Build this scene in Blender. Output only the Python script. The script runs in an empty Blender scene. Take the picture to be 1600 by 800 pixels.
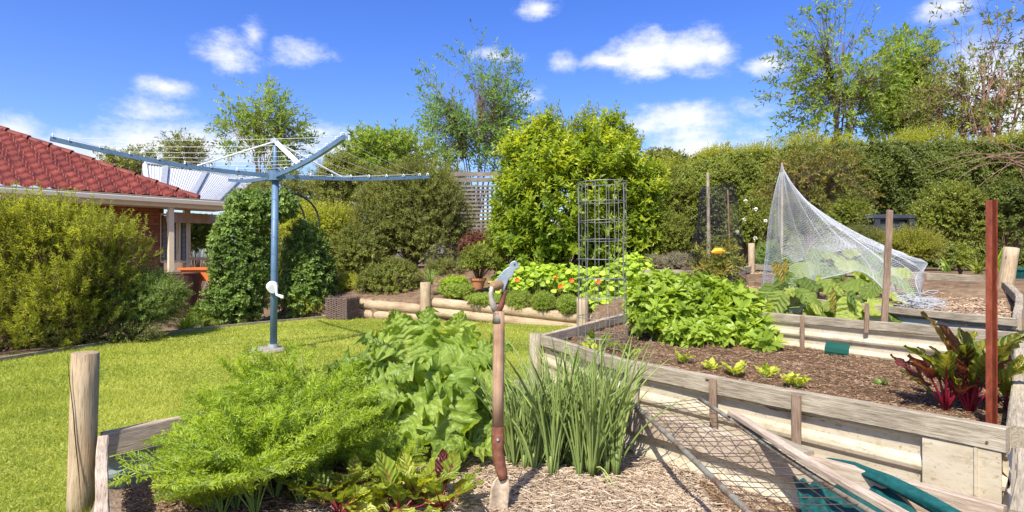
import bpy, math, random
import numpy as np
from mathutils import Vector, Matrix

rad = math.radians
F = 950.0          # focal length in photo pixels (1600 wide)
H = 1.03           # eye height over the lawn
SC = bpy.context.scene
COL = SC.collection

# ------------------------------------------------------------------ camera
cd = bpy.data.cameras.new("camera")
cd.sensor_width = 36.0
cd.lens = 36.0 * F / 1600.0
cd.clip_start = 0.05
cd.clip_end = 3000
cam = bpy.data.objects.new("camera", cd)
COL.objects.link(cam)
cam.location = (0, 0, H)
cam.rotation_euler = (rad(90), 0, 0)
SC.camera = cam

# ------------------------------------------------------------------ light
SUN_EL = rad(50)
sdir = Vector((-0.40, -0.92, 0)).normalized()          # horizontal direction towards the sun
sv = Vector((sdir.x * math.cos(SUN_EL), sdir.y * math.cos(SUN_EL), math.sin(SUN_EL)))
sl = bpy.data.lights.new("sun", 'SUN')
sl.energy = 3.8
sl.angle = rad(0.53)
sl.color = (1.0, 0.95, 0.86)
so = bpy.data.objects.new("sun", sl)
COL.objects.link(so)
so.rotation_euler = sv.to_track_quat('Z', 'Y').to_euler()

SC.view_settings.view_transform = 'Standard'
SC.view_settings.look = 'None'
SC.view_settings.gamma = 1
SC.view_settings.exposure = 1.04
SC.render.engine = 'CYCLES'

w = bpy.data.worlds.new("World")
SC.world = w
w.use_nodes = True
nt = w.node_tree
for n in list(nt.nodes): nt.nodes.remove(n)
def wn(t, **k):
    n = nt.nodes.new(t)
    for a, b in k.items(): setattr(n, a, b)
    return n
def wm(op, a, b=None, c=None, clamp=False):
    n = nt.nodes.new('ShaderNodeMath'); n.operation = op; n.use_clamp = clamp
    for i, v in enumerate((a, b, c)):
        if v is None: continue
        if isinstance(v, (int, float)): n.inputs[i].default_value = v
        else: nt.links.new(v, n.inputs[i])
    return n.outputs[0]
sky = wn('ShaderNodeTexSky', sky_type='NISHITA', sun_disc=False)
sky.sun_elevation = SUN_EL
sky.sun_rotation = math.atan2(sdir.x, sdir.y)
sky.altitude = 200; sky.air_density = 1.0; sky.dust_density = 1.6; sky.ozone_density = 4.0
tc = wn('ShaderNodeTexCoord')
sep = wn('ShaderNodeSeparateXYZ'); nt.links.new(tc.outputs['Generated'], sep.inputs[0])
az = wm('ARCTAN2', sep.outputs[0], sep.outputs[1])
el = wm('ARCSINE', sep.outputs[2])
cmb = wn('ShaderNodeCombineXYZ')
nt.links.new(az, cmb.inputs[0]); nt.links.new(el, cmb.inputs[1])
ns = wn('ShaderNodeTexNoise'); ns.inputs['Scale'].default_value = 12; ns.inputs['Detail'].default_value = 7
ns.inputs['Roughness'].default_value = 0.68
mp = wn('ShaderNodeMapping'); mp.inputs['Scale'].default_value = (1, 1.7, 1)
nt.links.new(cmb.outputs[0], mp.inputs[0]); nt.links.new(mp.outputs[0], ns.inputs['Vector'])
def ae(px, py):
    x, z = (px - 800) / F, (400 - py) / F
    return math.atan2(x, 1), math.asin(z / math.sqrt(1 + x * x + z * z))
# cloud puffs: place in the sky, half sizes, weight
PUFFS = [(1075,82,75,30,1.3),(1010,86,62,30,1.3),(1115,80,35,24,1.2),(950,95,60,14,1.1),(885,96,28,15,.95),(1020,112,40,14,1.0),
 (362,88,46,26,.72),(398,58,18,26,.62),(465,86,50,20,.7),(257,136,42,14,1.0),(235,176,70,16,.55),(845,14,30,14,.75),
 (772,88,40,9,.62),(823,150,24,14,.8),(1070,185,85,22,.95),(1010,200,60,20,.9),(1060,215,130,30,.7),(1200,100,34,14,.8),
 (20,203,60,18,1.1),(290,228,150,30,1.3),(400,225,80,30,1.1),(180,245,190,30,1.1),(500,205,50,18,.9),(540,235,90,34,.9),(640,250,80,30,.7),(1080,235,120,34,1.0),(1530,130,90,55,1.15),(1590,160,90,80,1.2),(1490,10,50,16,.7),
 (1180,165,60,16,.6),(-250,150,120,40,1),(1900,60,160,50,1)]
acc = None
for (px, py, rx, ry, wt) in PUFFS:
    a0, e0 = ae(px, py)
    s = wn('ShaderNodeVectorMath', operation='SUBTRACT'); s.inputs[1].default_value = (a0, e0, 0)
    nt.links.new(cmb.outputs[0], s.inputs[0])
    m = wn('ShaderNodeVectorMath', operation='MULTIPLY'); k = 1.0 / (1 + ((px - 800) / F) ** 2)
    m.inputs[1].default_value = (F / rx / k, F / ry, 0)
    nt.links.new(s.outputs[0], m.inputs[0])
    l = wn('ShaderNodeVectorMath', operation='LENGTH'); nt.links.new(m.outputs[0], l.inputs[0])
    v = wm('MULTIPLY', wm('SUBTRACT', 1.35, l.outputs['Value']), wt)
    acc = v if acc is None else wm('MAXIMUM', acc, v)
dens = wm('ADD', acc, wm('MULTIPLY', wm('SUBTRACT', ns.outputs[0], 0.50), 3.0))
mr = wn('ShaderNodeMapRange'); mr.interpolation_type = 'SMOOTHSTEP'
nt.links.new(dens, mr.inputs['Value']); mr.inputs['From Min'].default_value = 0.0; mr.inputs['From Max'].default_value = 1.5
n2 = wn('ShaderNodeTexNoise'); n2.inputs['Scale'].default_value = 16; n2.inputs['Detail'].default_value = 5
nt.links.new(cmb.outputs[0], n2.inputs['Vector'])
cc = wn('ShaderNodeValToRGB'); cc.color_ramp.elements[0].position = .35; cc.color_ramp.elements[1].position = .62
cc.color_ramp.elements[0].color = (.80, .84, .93, 1); cc.color_ramp.elements[1].color = (1, 1, 1, 1)
nt.links.new(n2.outputs[0], cc.inputs[0])
cs = wn('ShaderNodeVectorMath', operation='SCALE'); cs.inputs['Scale'].default_value = 3.9
nt.links.new(cc.outputs[0], cs.inputs[0])
hs = wn('ShaderNodeHueSaturation'); hs.inputs['Saturation'].default_value = 1.30; hs.inputs['Value'].default_value = .80; hs.inputs['Hue'].default_value = .522
nt.links.new(sky.outputs[0], hs.inputs['Color'])
SKYHS = hs
mx = wn('ShaderNodeMix', data_type='RGBA')
nt.links.new(mr.outputs[0], mx.inputs[0]); nt.links.new(hs.outputs[0], mx.inputs[6]); nt.links.new(cs.outputs[0], mx.inputs[7])
bg = wn('ShaderNodeBackground'); bg.inputs['Strength'].default_value = 0.148
nt.links.new(mx.outputs[2], bg.inputs['Color'])
wo = wn('ShaderNodeOutputWorld'); nt.links.new(bg.outputs[0], wo.inputs['Surface'])

# ------------------------------------------------------------------ helpers
R = np.random.default_rng(7)
random.seed(7)
def W(px, py, d): return np.array(((px - 800) / F * d, d, H - (py - 400) / F * d))
def rel(x, y, zr): return np.array((x, y, H + zr))
def nrm(v):
    v = np.asarray(v, float)
    return v / (np.linalg.norm(v, axis=-1, keepdims=True) + 1e-12)

WM = {}
def tag(o, label=None, cat=None, group=None, kind=None):
    if label: o['label'] = label
    if cat: o['category'] = cat
    if group: o['group'] = group
    if kind: o['kind'] = kind
    return o
def link(o, parent=None, M=None):
    COL.objects.link(o)
    M = M or Matrix.Identity(4)
    WM[o.name] = M.copy()
    if parent is not None:
        o.parent = parent
        o.matrix_local = WM[parent.name].inverted() @ M
    else:
        o.matrix_local = M
    return o
def thing(name, label, cat, loc, group=None):
    o = bpy.data.objects.new(name, None)
    o.empty_display_size = .1
    link(o, None, Matrix.Translation(Vector(loc)))
    return tag(o, label, cat, group)

class Geo:
    def __init__(s): s.V = []; s.Fs = []; s.A = []; s.n = 0
    def add(s, V, Fc, rnd=0.5, lu=0.0, lv=0.0):
        V = np.asarray(V, float).reshape(-1, 3); n = len(V)
        a = np.empty((n, 3)); a[:, 0] = rnd; a[:, 1] = lu; a[:, 2] = lv
        s.V.append(V); s.A.append(a)
        if not isinstance(Fc, np.ndarray):
            by = {}
            for f in Fc: by.setdefault(len(f), []).append(f)
            Fl = [np.array(x) for x in by.values()]
        else: Fl = [Fc]
        for f in Fl: s.Fs.append(f + s.n)
        s.n += n
        return s
    def box(s, lo, hi, rnd=.5):
        x0, y0, z0 = lo; x1, y1, z1 = hi
        V = [(x0,y0,z0),(x1,y0,z0),(x1,y1,z0),(x0,y1,z0),(x0,y0,z1),(x1,y0,z1),(x1,y1,z1),(x0,y1,z1)]
        return s.add(V, np.array([(0,3,2,1),(4,5,6,7),(0,1,5,4),(1,2,6,5),(2,3,7,6),(3,0,4,7)]), rnd)
    def obox(s, p0, p1, w, h, up=(0,0,1), rnd=.5):
        """box beam from p0 to p1 (centre line), w across, h along up"""
        p0 = np.asarray(p0, float); p1 = np.asarray(p1, float)
        d = nrm(p1 - p0); b = nrm(np.cross(d, up)); u = np.cross(b, d)
        V = []
        for p in (p0, p1):
            for (i, j) in ((-1,-1),(1,-1),(1,1),(-1,1)): V.append(p + b * i * w / 2 + u * j * h / 2)
        return s.add(V, np.array([(0,1,2,3),(7,6,5,4),(0,4,5,1),(1,5,6,2),(2,6,7,3),(3,7,4,0)]), rnd)
    def tube(s, pts, r, sides=8, cap=True, rnd=.5):
        pts = np.asarray(pts, float); n = len(pts)
        r = np.broadcast_to(np.asarray(r, float), (n,))
        t = np.gradient(pts, axis=0); t = nrm(t)
        ref = np.array((0, 0, 1.)) if abs(t[0][2]) < .9 else np.array((1., 0, 0))
        b = nrm(np.cross(t[0], ref)); V = []
        ang = np.linspace(0, 2 * np.pi, sides, endpoint=False)
        for i in range(n):
            b = nrm(b - t[i] * np.dot(b, t[i])); c = np.cross(t[i], b)
            V.append(pts[i] + r[i] * (np.cos(ang)[:, None] * b + np.sin(ang)[:, None] * c))
        V = np.concatenate(V)
        i, j = np.meshgrid(np.arange(n - 1), np.arange(sides), indexing='ij')
        a = (i * sides + j).ravel(); bb = (i * sides + (j + 1) % sides).ravel()
        Fq = np.stack([a, bb, bb + sides, a + sides], 1)
        s.add(V, Fq, rnd, np.repeat(np.linspace(0, 1, n), sides))
        if cap:
            k = s.n - n * sides
            s.Fs.append(np.array([[k + q for q in range(sides)][::-1]]))
            s.Fs.append(np.array([[k + (n - 1) * sides + q for q in range(sides)]]))
        return s
    def sticks(s, P0, P1, r0, r1=None, rnd=.5):
        """many straight three-sided rods at once"""
        P0 = np.asarray(P0, float); P1 = np.asarray(P1, float); n = len(P0)
        if n == 0: return s
        r1 = r0 if r1 is None else r1
        r0 = np.broadcast_to(r0, (n,))[:, None]; r1 = np.broadcast_to(r1, (n,))[:, None]
        d = nrm(P1 - P0); ref = np.where(np.abs(d[:, 2:3]) < .9, np.array([[0, 0, 1.]]), np.array([[1., 0, 0]]))
        b = nrm(np.cross(d, ref)); c = np.cross(d, b); V = np.empty((n, 6, 3))
        for k in range(3):
            a = k * 2.0944 + .5
            o = np.cos(a) * b + np.sin(a) * c
            V[:, k] = P0 + o * r0; V[:, 3 + k] = P1 + o * r1
        base = (np.arange(n) * 6)[:, None, None]
        T = np.array([[(0,1,4,3),(1,2,5,4),(2,0,3,5)]])
        Fq = (base + T).reshape(-1, 4)
        rr = np.repeat(np.broadcast_to(rnd, (n,)), 6)
        return s.add(V.reshape(-1, 3), Fq, rr)
    def leaves(s, P, D, N, L, Wd, tmpl, rnd=None):
        P = np.asarray(P, float); n = len(P)
        if n == 0: return s
        D = nrm(D); B = nrm(np.cross(N, D)); Nn = np.cross(D, B)
        L = np.broadcast_to(L, (n,))[:, None, None]; Wd = np.broadcast_to(Wd, (n,))[:, None, None]
        tv, tf = tmpl; k = len(tv)
        V = P[:, None] + tv[None, :, 0:1] * L * D[:, None] + tv[None, :, 1:2] * Wd * B[:, None] + tv[None, :, 2:3] * L * Nn[:, None]
        rnd = R.random(n) if rnd is None else np.broadcast_to(rnd, (n,))
        lu = np.tile(tv[:, 0], n); lv = np.tile(tv[:, 1] * 2, n)
        Fq = ((np.arange(n) * k)[:, None, None] + tf[None]).reshape(-1, tf.shape[1])
        return s.add(V.reshape(-1, 3), Fq, np.repeat(rnd, k), lu, lv)
    def grid(s, G3, rnd=.5, lu=0., lv=0., close=False):
        a, b = G3.shape[:2]
        i, j = np.meshgrid(np.arange(a - 1), np.arange(b - (0 if close else 1)), indexing='ij')
        j2 = (j + 1) % b
        Fq = np.stack([(i * b + j).ravel(), (i * b + j2).ravel(), ((i + 1) * b + j2).ravel(), ((i + 1) * b + j).ravel()], 1)
        return s.add(G3.reshape(-1, 3), Fq, rnd, lu if np.isscalar(lu) else lu.ravel(), lv if np.isscalar(lv) else lv.ravel())
    def mesh(s, name, off=(0, 0, 0), smooth=False):
        V = np.concatenate(s.V) - np.asarray(off, float); A = np.concatenate(s.A)
        m = bpy.data.meshes.new(name)
        m.vertices.add(len(V)); m.vertices.foreach_set('co', V.astype(np.float32).ravel())
        sizes = np.concatenate([np.full(len(f), f.shape[1]) for f in s.Fs])
        loops = np.concatenate([f.ravel() for f in s.Fs])
        m.loops.add(len(loops)); m.loops.foreach_set('vertex_index', loops.astype(np.int32))
        m.polygons.add(len(sizes))
        st = np.concatenate([[0], np.cumsum(sizes)[:-1]])
        m.polygons.foreach_set('loop_start', st.astype(np.int32)); m.polygons.foreach_set('loop_total', sizes.astype(np.int32))
        m.polygons.foreach_set('use_smooth', np.full(len(sizes), smooth))
        for i, an in enumerate(('rnd', 'lu', 'lv')):
            at = m.attributes.new(an, 'FLOAT', 'POINT'); at.data.foreach_set('value', A[:, i].astype(np.float32))
        m.update(calc_edges=True)
        return m
    def build(s, name, mat, parent=None, loc=None, smooth=False):
        """world-space geometry -> one object, origin at parent's origin or at loc"""
        M = WM[parent.name].copy() if parent is not None and loc is None else Matrix.Translation(Vector(loc if loc is not None else (0, 0, 0)))
        Mi = np.array(M.inverted())
        for i, v in enumerate(s.V): s.V[i] = v @ Mi[:3, :3].T + Mi[:3, 3]
        m = s.mesh(name, smooth=smooth)
        m.materials.append(mat)
        o = bpy.data.objects.new(name, m)
        return link(o, parent, M)

def copytree(o, parent=None):
    c = o.copy(); COL.objects.link(c)
    if parent is not None: c.parent = parent
    for ch in o.children:
        copytree(ch, c)
    return c

# leaf shapes: (along, across, lift)
DIAM = (np.array([(0,0,0),(.45,.5,.07),(1,0,-.10),(.45,-.5,.07)]), np.array([(0,1,2),(0,2,3)]))
OVAL = (np.array([(0,0,0),(.25,.42,.07),(.68,.42,.03),(1,0,-.16),(.68,-.42,.03),(.25,-.42,.07)]), np.array([(0,1,2,3),(0,3,4,5)]))
NEED = (np.array([(0,.4,0),(0,-.4,0),(.6,-.35,.03),(1,0,0),(.6,.35,.03)]), np.array([(0,1,2,3,4)]))
_a = np.linspace(0, 2 * np.pi, 8, endpoint=False)
ROUND = (np.concatenate([[(0.5,0,-.08)], np.stack([.5 + .5 * np.cos(_a), .5 * np.sin(_a), .03 * np.cos(3 * _a)], 1)]), np.array([(0, 1 + i, 1 + (i + 1) % 8) for i in range(8)]))

# ------------------------------------------------------------------ materials
class NT:
    def __init__(s, name):
        s.m = bpy.data.materials.new(name); s.m.use_nodes = True; s.t = s.m.node_tree
        for n in list(s.t.nodes): s.t.nodes.remove(n)
        s.out = s.n('ShaderNodeOutputMaterial')
    def n(s, ty, **k):
        x = s.t.nodes.new(ty)
        for a, b in k.items(): setattr(x, a, b)
        return x
    def l(s, a, b): s.t.links.new(a, b)
    def coord(s, kind='Object', scale=(1,1,1)):
        c = s.n('ShaderNodeTexCoord'); m = s.n('ShaderNodeMapping'); m.inputs['Scale'].default_value = scale
        s.l(c.outputs[kind], m.inputs[0]); return m.outputs[0]
    def noise(s, vec, scale, detail=4, rough=.55):
        x = s.n('ShaderNodeTexNoise'); x.inputs['Scale'].default_value = scale; x.inputs['Detail'].default_value = detail
        x.inputs['Roughness'].default_value = rough; s.l(vec, x.inputs['Vector']); return x.outputs[0]
    def ramp(s, fac, stops):
        x = s.n('ShaderNodeValToRGB'); e = x.color_ramp.elements
        while len(e) < len(stops): e.new(.5)
        for i, (p, c) in enumerate(stops): e[i].position = p; e[i].color = (*c, 1)
        s.l(fac, x.inputs[0]); return x.outputs[0]
    def attr(s, name): x = s.n('ShaderNodeAttribute'); x.attribute_name = name; return x.outputs['Fac']
    def math(s, op, a, b=None, clamp=False):
        x = s.n('ShaderNodeMath', operation=op); x.use_clamp = clamp
        for i, v in enumerate((a, b)):
            if v is None: continue
            if isinstance(v, (int, float)): x.inputs[i].default_value = v
            else: s.l(v, x.inputs[i])
        return x.outputs[0]
    def mix(s, fac, a, b, mode='MIX'):
        x = s.n('ShaderNodeMix', data_type='RGBA', blend_type=mode)
        for i, v in ((0, fac), (6, a), (7, b)):
            if isinstance(v, (int, float)): x.inputs[i].default_value = v
            elif isinstance(v, tuple): x.inputs[i].default_value = (*v, 1)
            else: s.l(v, x.inputs[i])
        return x.outputs[2]
    def principled(s, col, rough=.7, spec=.3, metal=0, bump=None, bs=.3, bd=.01):
        p = s.n('ShaderNodeBsdfPrincipled')
        if isinstance(col, tuple): p.inputs['Base Color'].default_value = (*col, 1)
        else: s.l(col, p.inputs['Base Color'])
        if isinstance(rough, (int, float)): p.inputs['Roughness'].default_value = rough
        else: s.l(rough, p.inputs['Roughness'])
        p.inputs['Specular IOR Level'].default_value = spec; p.inputs['Metallic'].default_value = metal
        if bump is not None:
            b = s.n('ShaderNodeBump'); b.inputs['Strength'].default_value = bs; b.inputs['Distance'].default_value = bd
            s.l(bump, b.inputs['Height']); s.l(b.outputs[0], p.inputs['Normal'])
        return p.outputs[0]
    def done(s, sh): s.l(sh, s.out.inputs['Surface']); return s.m

def leafmat(name, c0, c1, c2, trans=.35, rough=.45, spec=.35, vein=None, clump=1.3):
    """c0..c2 spread over leaves by their random value and by clump noise"""
    t = NT(name)
    c0, c1, c2 = [tuple(min(.75, c * k) for c, k in zip(q, m_)) for q, m_ in ((c0, (1.5, 1.45, 1.4)), (c1, (1.78, 1.68, 1.7)), (c2, (1.85, 1.78, 2.0)))]
    f = t.math('ADD', t.math('MULTIPLY', t.attr('rnd'), .65), t.math('MULTIPLY', t.noise(t.coord(), clump, 2), .5))
    col = t.ramp(f, [(.15, c0), (.55, c1), (.95, c2)])
    bump = None
    if vein:
        av = t.math('ABSOLUTE', t.attr('lv'))
        ph = t.math('SUBTRACT', t.math('MULTIPLY', t.attr('lu'), vein[0]), t.math('MULTIPLY', av, vein[1]))
        wv = t.math('ABSOLUTE', t.math('SUBTRACT', t.math('FRACT', ph), .5))
        side = t.math('LESS_THAN', wv, .055)
        mid = t.math('LESS_THAN', av, .045)
        vm = t.math('MAXIMUM', side, mid)
        col = t.mix(t.math('MULTIPLY', vm, vein[3]), col, vein[2])
        bump = t.math('ADD', t.math('MULTIPLY', wv, 1.6), t.math('MULTIPLY', t.noise(t.coord(), 30, 3), .5))
    p = t.principled(col, rough, spec, bump=bump, bs=1.0 if vein else .6, bd=.012)
    tr = t.n('ShaderNodeBsdfTranslucent'); 
    tc2 = t.mix(1.0, col, (1.5, 1.35, .45), 'MULTIPLY'); t.l(tc2, tr.inputs[0])
    mx = t.n('ShaderNodeMixShader'); mx.inputs[0].default_value = min(.55, trans + .08)
    t.l(p, mx.inputs[1]); t.l(tr.outputs[0], mx.inputs[2])
    return t.done(mx.outputs[0])

def woodmat(name, dark, mid, light, grain=9, crack=.5):
    t = NT(name)
    v = t.coord('Object', (1.2, 14, 14))
    n1 = t.noise(v, grain, 6, .65); n2 = t.noise(t.coord('Object', (1, 1, 1)), 3.5, 3)
    n3 = t.noise(t.coord('Object', (2.5, 60, 60)), 6, 3)
    f = t.math('ADD', t.math('MULTIPLY', n1, .6), t.math('MULTIPLY', n2, .4))
    col = t.ramp(f, [(.34, dark), (.5, mid), (.66, light)])
    cr = t.ramp(n3, [(.36, (.25, .2, .16)), (.43, (1, 1, 1))])
    col = t.mix(crack, col, cr, 'MULTIPLY')
    # knots
    vo = t.n('ShaderNodeTexVoronoi'); vo.inputs['Scale'].default_value = 3.2; t.l(t.coord('Object', (1, 2.6, 2.6)), vo.inputs['Vector'])
    kn = t.ramp(vo.outputs['Distance'], [(.03, (.22, .15, .1)), (.085, (1, 1, 1))])
    col = t.mix(.75, col, kn, 'MULTIPLY')
    return t.done(t.principled(col, .82, .2, bump=t.math('ADD', n1, n3), bs=.5, bd=.004))

M = {}
M['wood'] = woodmat('weathered timber', (.14, .112, .08), (.31, .262, .185), (.48, .42, .31))
M['wood_pale'] = woodmat('pale sawn timber', (.26, .19, .13), (.42, .33, .24), (.58, .49, .38))
M['wood_log'] = woodmat('treated log', (.22, .155, .09), (.38, .285, .175), (.50, .40, .27), 5, .6)
M['wood_shaft'] = woodmat('spade shaft wood', (.20, .12, .06), (.30, .19, .10), (.40, .27, .16), 6, .3)
M['wood_dark'] = woodmat('brown stake wood', (.12, .075, .05), (.22, .15, .10), (.33, .24, .17))
M['grey_wood'] = woodmat('grey paling', (.11, .09, .07), (.2, .17, .135), (.31, .27, .22))

def plain(name, col, rough=.6, spec=.3, metal=0, var=.15, scale=6, bs=.15):
    t = NT(name); n = t.noise(t.coord(), scale, 5)
    lo = tuple(c * (1 - var) for c in col); hi = tuple(min(1, c * (1 + var)) for c in col)
    return t.done(t.principled(t.ramp(n, [(.3, lo), (.7, hi)]), rough, spec, metal, bump=n, bs=bs, bd=.003))
def cream():
    t = NT('cream corrugated steel')
    n = t.noise(t.coord('Object', (1.5, 1.5, 5)), 4, 6, .65)
    col = t.ramp(n, [(.25, (.36, .29, .18)), (.42, (.49, .42, .29)), (.7, (.57, .50, .37))])
    d = t.noise(t.coord(), 26, 4); col = t.mix(.5, col, t.ramp(d, [(.32, (.72, .64, .5)), (.42, (1, 1, 1))]), 'MULTIPLY')
    m_ = t.noise(t.coord('Object', (2, 2, 9)), 9, 7, .75); sp = t.noise(t.coord(), 70, 3)
    col = t.mix(.75, col, t.ramp(m_, [(.34, (.50, .38, .26)), (.45, (1, 1, 1))]), 'MULTIPLY')
    col = t.mix(.6, col, t.ramp(sp, [(.30, (.45, .33, .22)), (.37, (1, 1, 1))]), 'MULTIPLY')
    return t.done(t.principled(col, .45, .35, bump=n, bs=.08))
M['cream'] = cream()
M['hoist'] = plain('blue grey painted steel', (.10, .175, .27), .5, .4, .1)
M['galv'] = plain('galvanised steel', (.46, .48, .48), .45, .5, .55, .2, 20)
M['wire'] = plain('galvanised wire', (.22, .22, .20), .5, .5, .4)
M['white_metal'] = plain('white painted metal', (.72, .74, .74), .4, .4, 0, .05)
M['line'] = plain('white line cord', (.55, .56, .54), .6, .3)
M['concrete'] = plain('concrete', (.27, .245, .20), .9, .1, 0, .25, 14, .5)
M['rust_red'] = (lambda t: t.done(t.principled(t.ramp(t.noise(t.coord('Object', (3, 3, 1)), 12, 6, .7), [(.3, (.085, .018, .008)), (.5, (.165, .032, .012)), (.72, (.27, .075, .035))]), .55, .3, 0, bump=t.noise(t.coord(), 60, 3), bs=.3, bd=.002)))(NT('red oxide steel'))
M['rust'] = (lambda t: t.done(t.principled(t.ramp(t.noise(t.coord(), 28, 6, .7), [(.3, (.07, .025, .015)), (.5, (.15, .055, .03)), (.72, (.24, .11, .07))]), .75, .25, .2, bump=t.noise(t.coord(), 70, 4), bs=.5, bd=.002)))(NT('rusty steel'))
M['rusty_tube'] = (lambda t: t.done(t.principled(t.ramp(t.noise(t.coord(), 18, 6, .7), [(.35, (.14, .07, .04)), (.5, (.22, .20, .15)), (.7, (.30, .31, .26))]), .7, .3, .3, bump=t.noise(t.coord(), 70, 4), bs=.4, bd=.002)))(NT('rusty grey tube'))
M['green_cloth'] = plain('green shade cloth', (.010, .085, .08), .75, .2, 0, .3, 40, .6)
M['black_plastic'] = plain('black plastic', (.028, .032, .038), .5, .4, 0, .2)
M['terracotta'] = plain('terracotta', (.42, .17, .08), .8, .2, 0, .2)
M['orange'] = plain('orange painted timber', (.55, .14, .03), .6, .3)
M['paving'] = plain('terracotta paving', (.38, .15, .07), .8, .2, 0, .2, 3)
M['cream_paint'] = plain('cream paint', (.66, .56, .37), .5, .3, 0, .05)
M['gutter'] = plain('cream gutter', (.72, .66, .50), .4, .4, 0, .04)
M['white_sheet'] = plain('white roof sheet', (.56, .57, .58), .35, .4, 0, .04)
M['wicker'] = plain('brown wicker', (.07, .035, .022), .7, .3, 0, .3, 30, .8)
M['willow'] = plain('willow', (.15, .105, .085), .8, .2, 0, .45, 60, .6)
M['glass'] = plain('window glass', (.06, .08, .08), .08, .8, 0, .1)
M['blind'] = plain('blind', (.45, .46, .42), .6, .2)
M['bark'] = plain('bark', (.17, .12, .08), .9, .1, 0, .4, 12, .8)
M['bark_pale'] = plain('pale bark', (.33, .27, .20), .9, .1, 0, .4, 12, .6)
M['bark_pink'] = plain('pinkish bark', (.26, .15, .11), .9, .1, 0, .35, 12, .6)
M['net'] = (lambda t: t.done(t.principled((.42, .44, .45), .5, .3)))(NT('white net cord'))
M['black_net'] = plain('black net cord', (.02, .018, .03), .7, .2)
M['bird'] = plain('blue grey cast metal', (.26, .31, .34), .5, .5, .35, .3, 25, .4)
M['rosewhite'] = plain('white petals', (.8, .78, .66), .6, .2)
M['petal'] = plain('orange petals', (.85, .14, .015), .5, .3, 0, .25, 30)
M['squash_fl'] = plain('yellow squash flower', (.8, .38, .03), .6, .3, 0, .3, 30)

M['lime'] = leafmat('lime leaves', (.10, .17, .015), (.20, .30, .025), (.34, .42, .05), .4)
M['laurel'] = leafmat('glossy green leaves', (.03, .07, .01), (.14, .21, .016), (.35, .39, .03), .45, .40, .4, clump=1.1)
M['ivy'] = leafmat('dark ivy leaves', (.03, .06, .012), (.075, .13, .02), (.19, .27, .06), .25, .48, .35)
M['hedge'] = leafmat('hedge leaves', (.05, .07, .012), (.115, .145, .02), (.21, .25, .04), .33, .45)
M['hedge_dark'] = leafmat('dark hedge leaves', (.03, .045, .012), (.07, .095, .018), (.14, .17, .03), .3, .4)  # dark shrubs; also the painted shade of the hedge's right half
M['hedge_top'] = leafmat('pale hedge shoots', (.13, .16, .02), (.215, .245, .03), (.31, .33, .05), .42)
M['olive'] = leafmat('olive leaves', (.05, .07, .016), (.11, .135, .025), (.21, .23, .045), .3)
M['khaki'] = leafmat('khaki needle leaves', (.055, .07, .02), (.115, .14, .032), (.21, .24, .055), .35)
M['leuca'] = leafmat('yellow green needle leaves', (.075, .10, .012), (.16, .195, .02), (.30, .33, .045), .4)
M['rosemary'] = leafmat('grey green needle leaves', (.06, .10, .025), (.13, .20, .05), (.24, .32, .08), .35)
M['yellow'] = leafmat('yellow green leaves', (.12, .15, .015), (.22, .26, .025), (.34, .36, .05), .4)
M['bluegum'] = leafmat('blue green gum leaves', (.055, .11, .03), (.10, .185, .045), (.18, .27, .065), .45)
M['gum'] = leafmat('gum leaves', (.07, .11, .02), (.13, .20, .03), (.22, .30, .05), .45)
M['redleaf'] = leafmat('russet leaves', (.07, .085, .02), (.11, .13, .025), (.20, .13, .03), .35)
M['maroon'] = leafmat('maroon leaves', (.05, .02, .02), (.10, .04, .03), (.16, .09, .05), .3)
M['carrot'] = leafmat('carrot fronds', (.11, .16, .012), (.19, .27, .02), (.30, .38, .04), .45, .5, clump=3)
M['onion'] = leafmat('spring onion leaves', (.11, .16, .05), (.18, .245, .075), (.29, .35, .11), .38, .45, .35, clump=3)
M['basil'] = leafmat('broad pale green leaves', (.09, .15, .018), (.17, .25, .03), (.28, .36, .06), .42, .42, clump=3)
M['rhubarb'] = leafmat('rhubarb leaves', (.075, .135, .018), (.135, .21, .028), (.23, .30, .05), .42, .42, .45, (7.5, 1.8, (.46, .56, .22), .42), 4)
M['squash'] = leafmat('squash leaves', (.07, .115, .022), (.115, .17, .03), (.24, .29, .05), .4, .5, .3, (5, 1.6, (.38, .48, .15), .45), 3)
M['chard'] = leafmat('chard leaves', (.08, .11, .02), (.14, .20, .03), (.26, .31, .04), .45, .38, .45, (7, 1.8, (.40, .03, .05), .7), 6)
M['chard_dark'] = leafmat('dark chard leaves', (.07, .025, .025), (.11, .045, .035), (.14, .12, .025), .4, .38, .45, (7, 1.8, (.42, .03, .05), .7), 6)
M['lettuce'] = leafmat('lettuce leaves', (.22, .28, .03), (.32, .38, .05), (.42, .46, .08), .45)
M['beet'] = leafmat('beetroot leaves', (.11, .17, .02), (.20, .28, .03), (.32, .38, .05), .45, .38, .5, (6, 1.5, (.30, .05, .05), .55), 6)
M['redstem'] = plain('crimson stalk', (.24, .010, .028), .35, .5, 0, .3)
M['pinkstem'] = plain('rhubarb stalk', (.34, .16, .06), .4, .4, 0, .3)
M['greenstem'] = plain('green stalk', (.20, .28, .06), .5, .3)
M['twig'] = plain('brown twig', (.13, .09, .055), .9, .1)
M['lavender'] = leafmat('lavender leaves', (.10, .10, .07), (.19, .19, .13), (.30, .28, .22), .25)
M['grass'] = leafmat('grass blades', (.13, .175, .03), (.21, .26, .045), (.30, .32, .08), .4, .6, .15, clump=.8)
M['drystraw'] = plain('dry', (.5, .4, .2), .9, .1)

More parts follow.
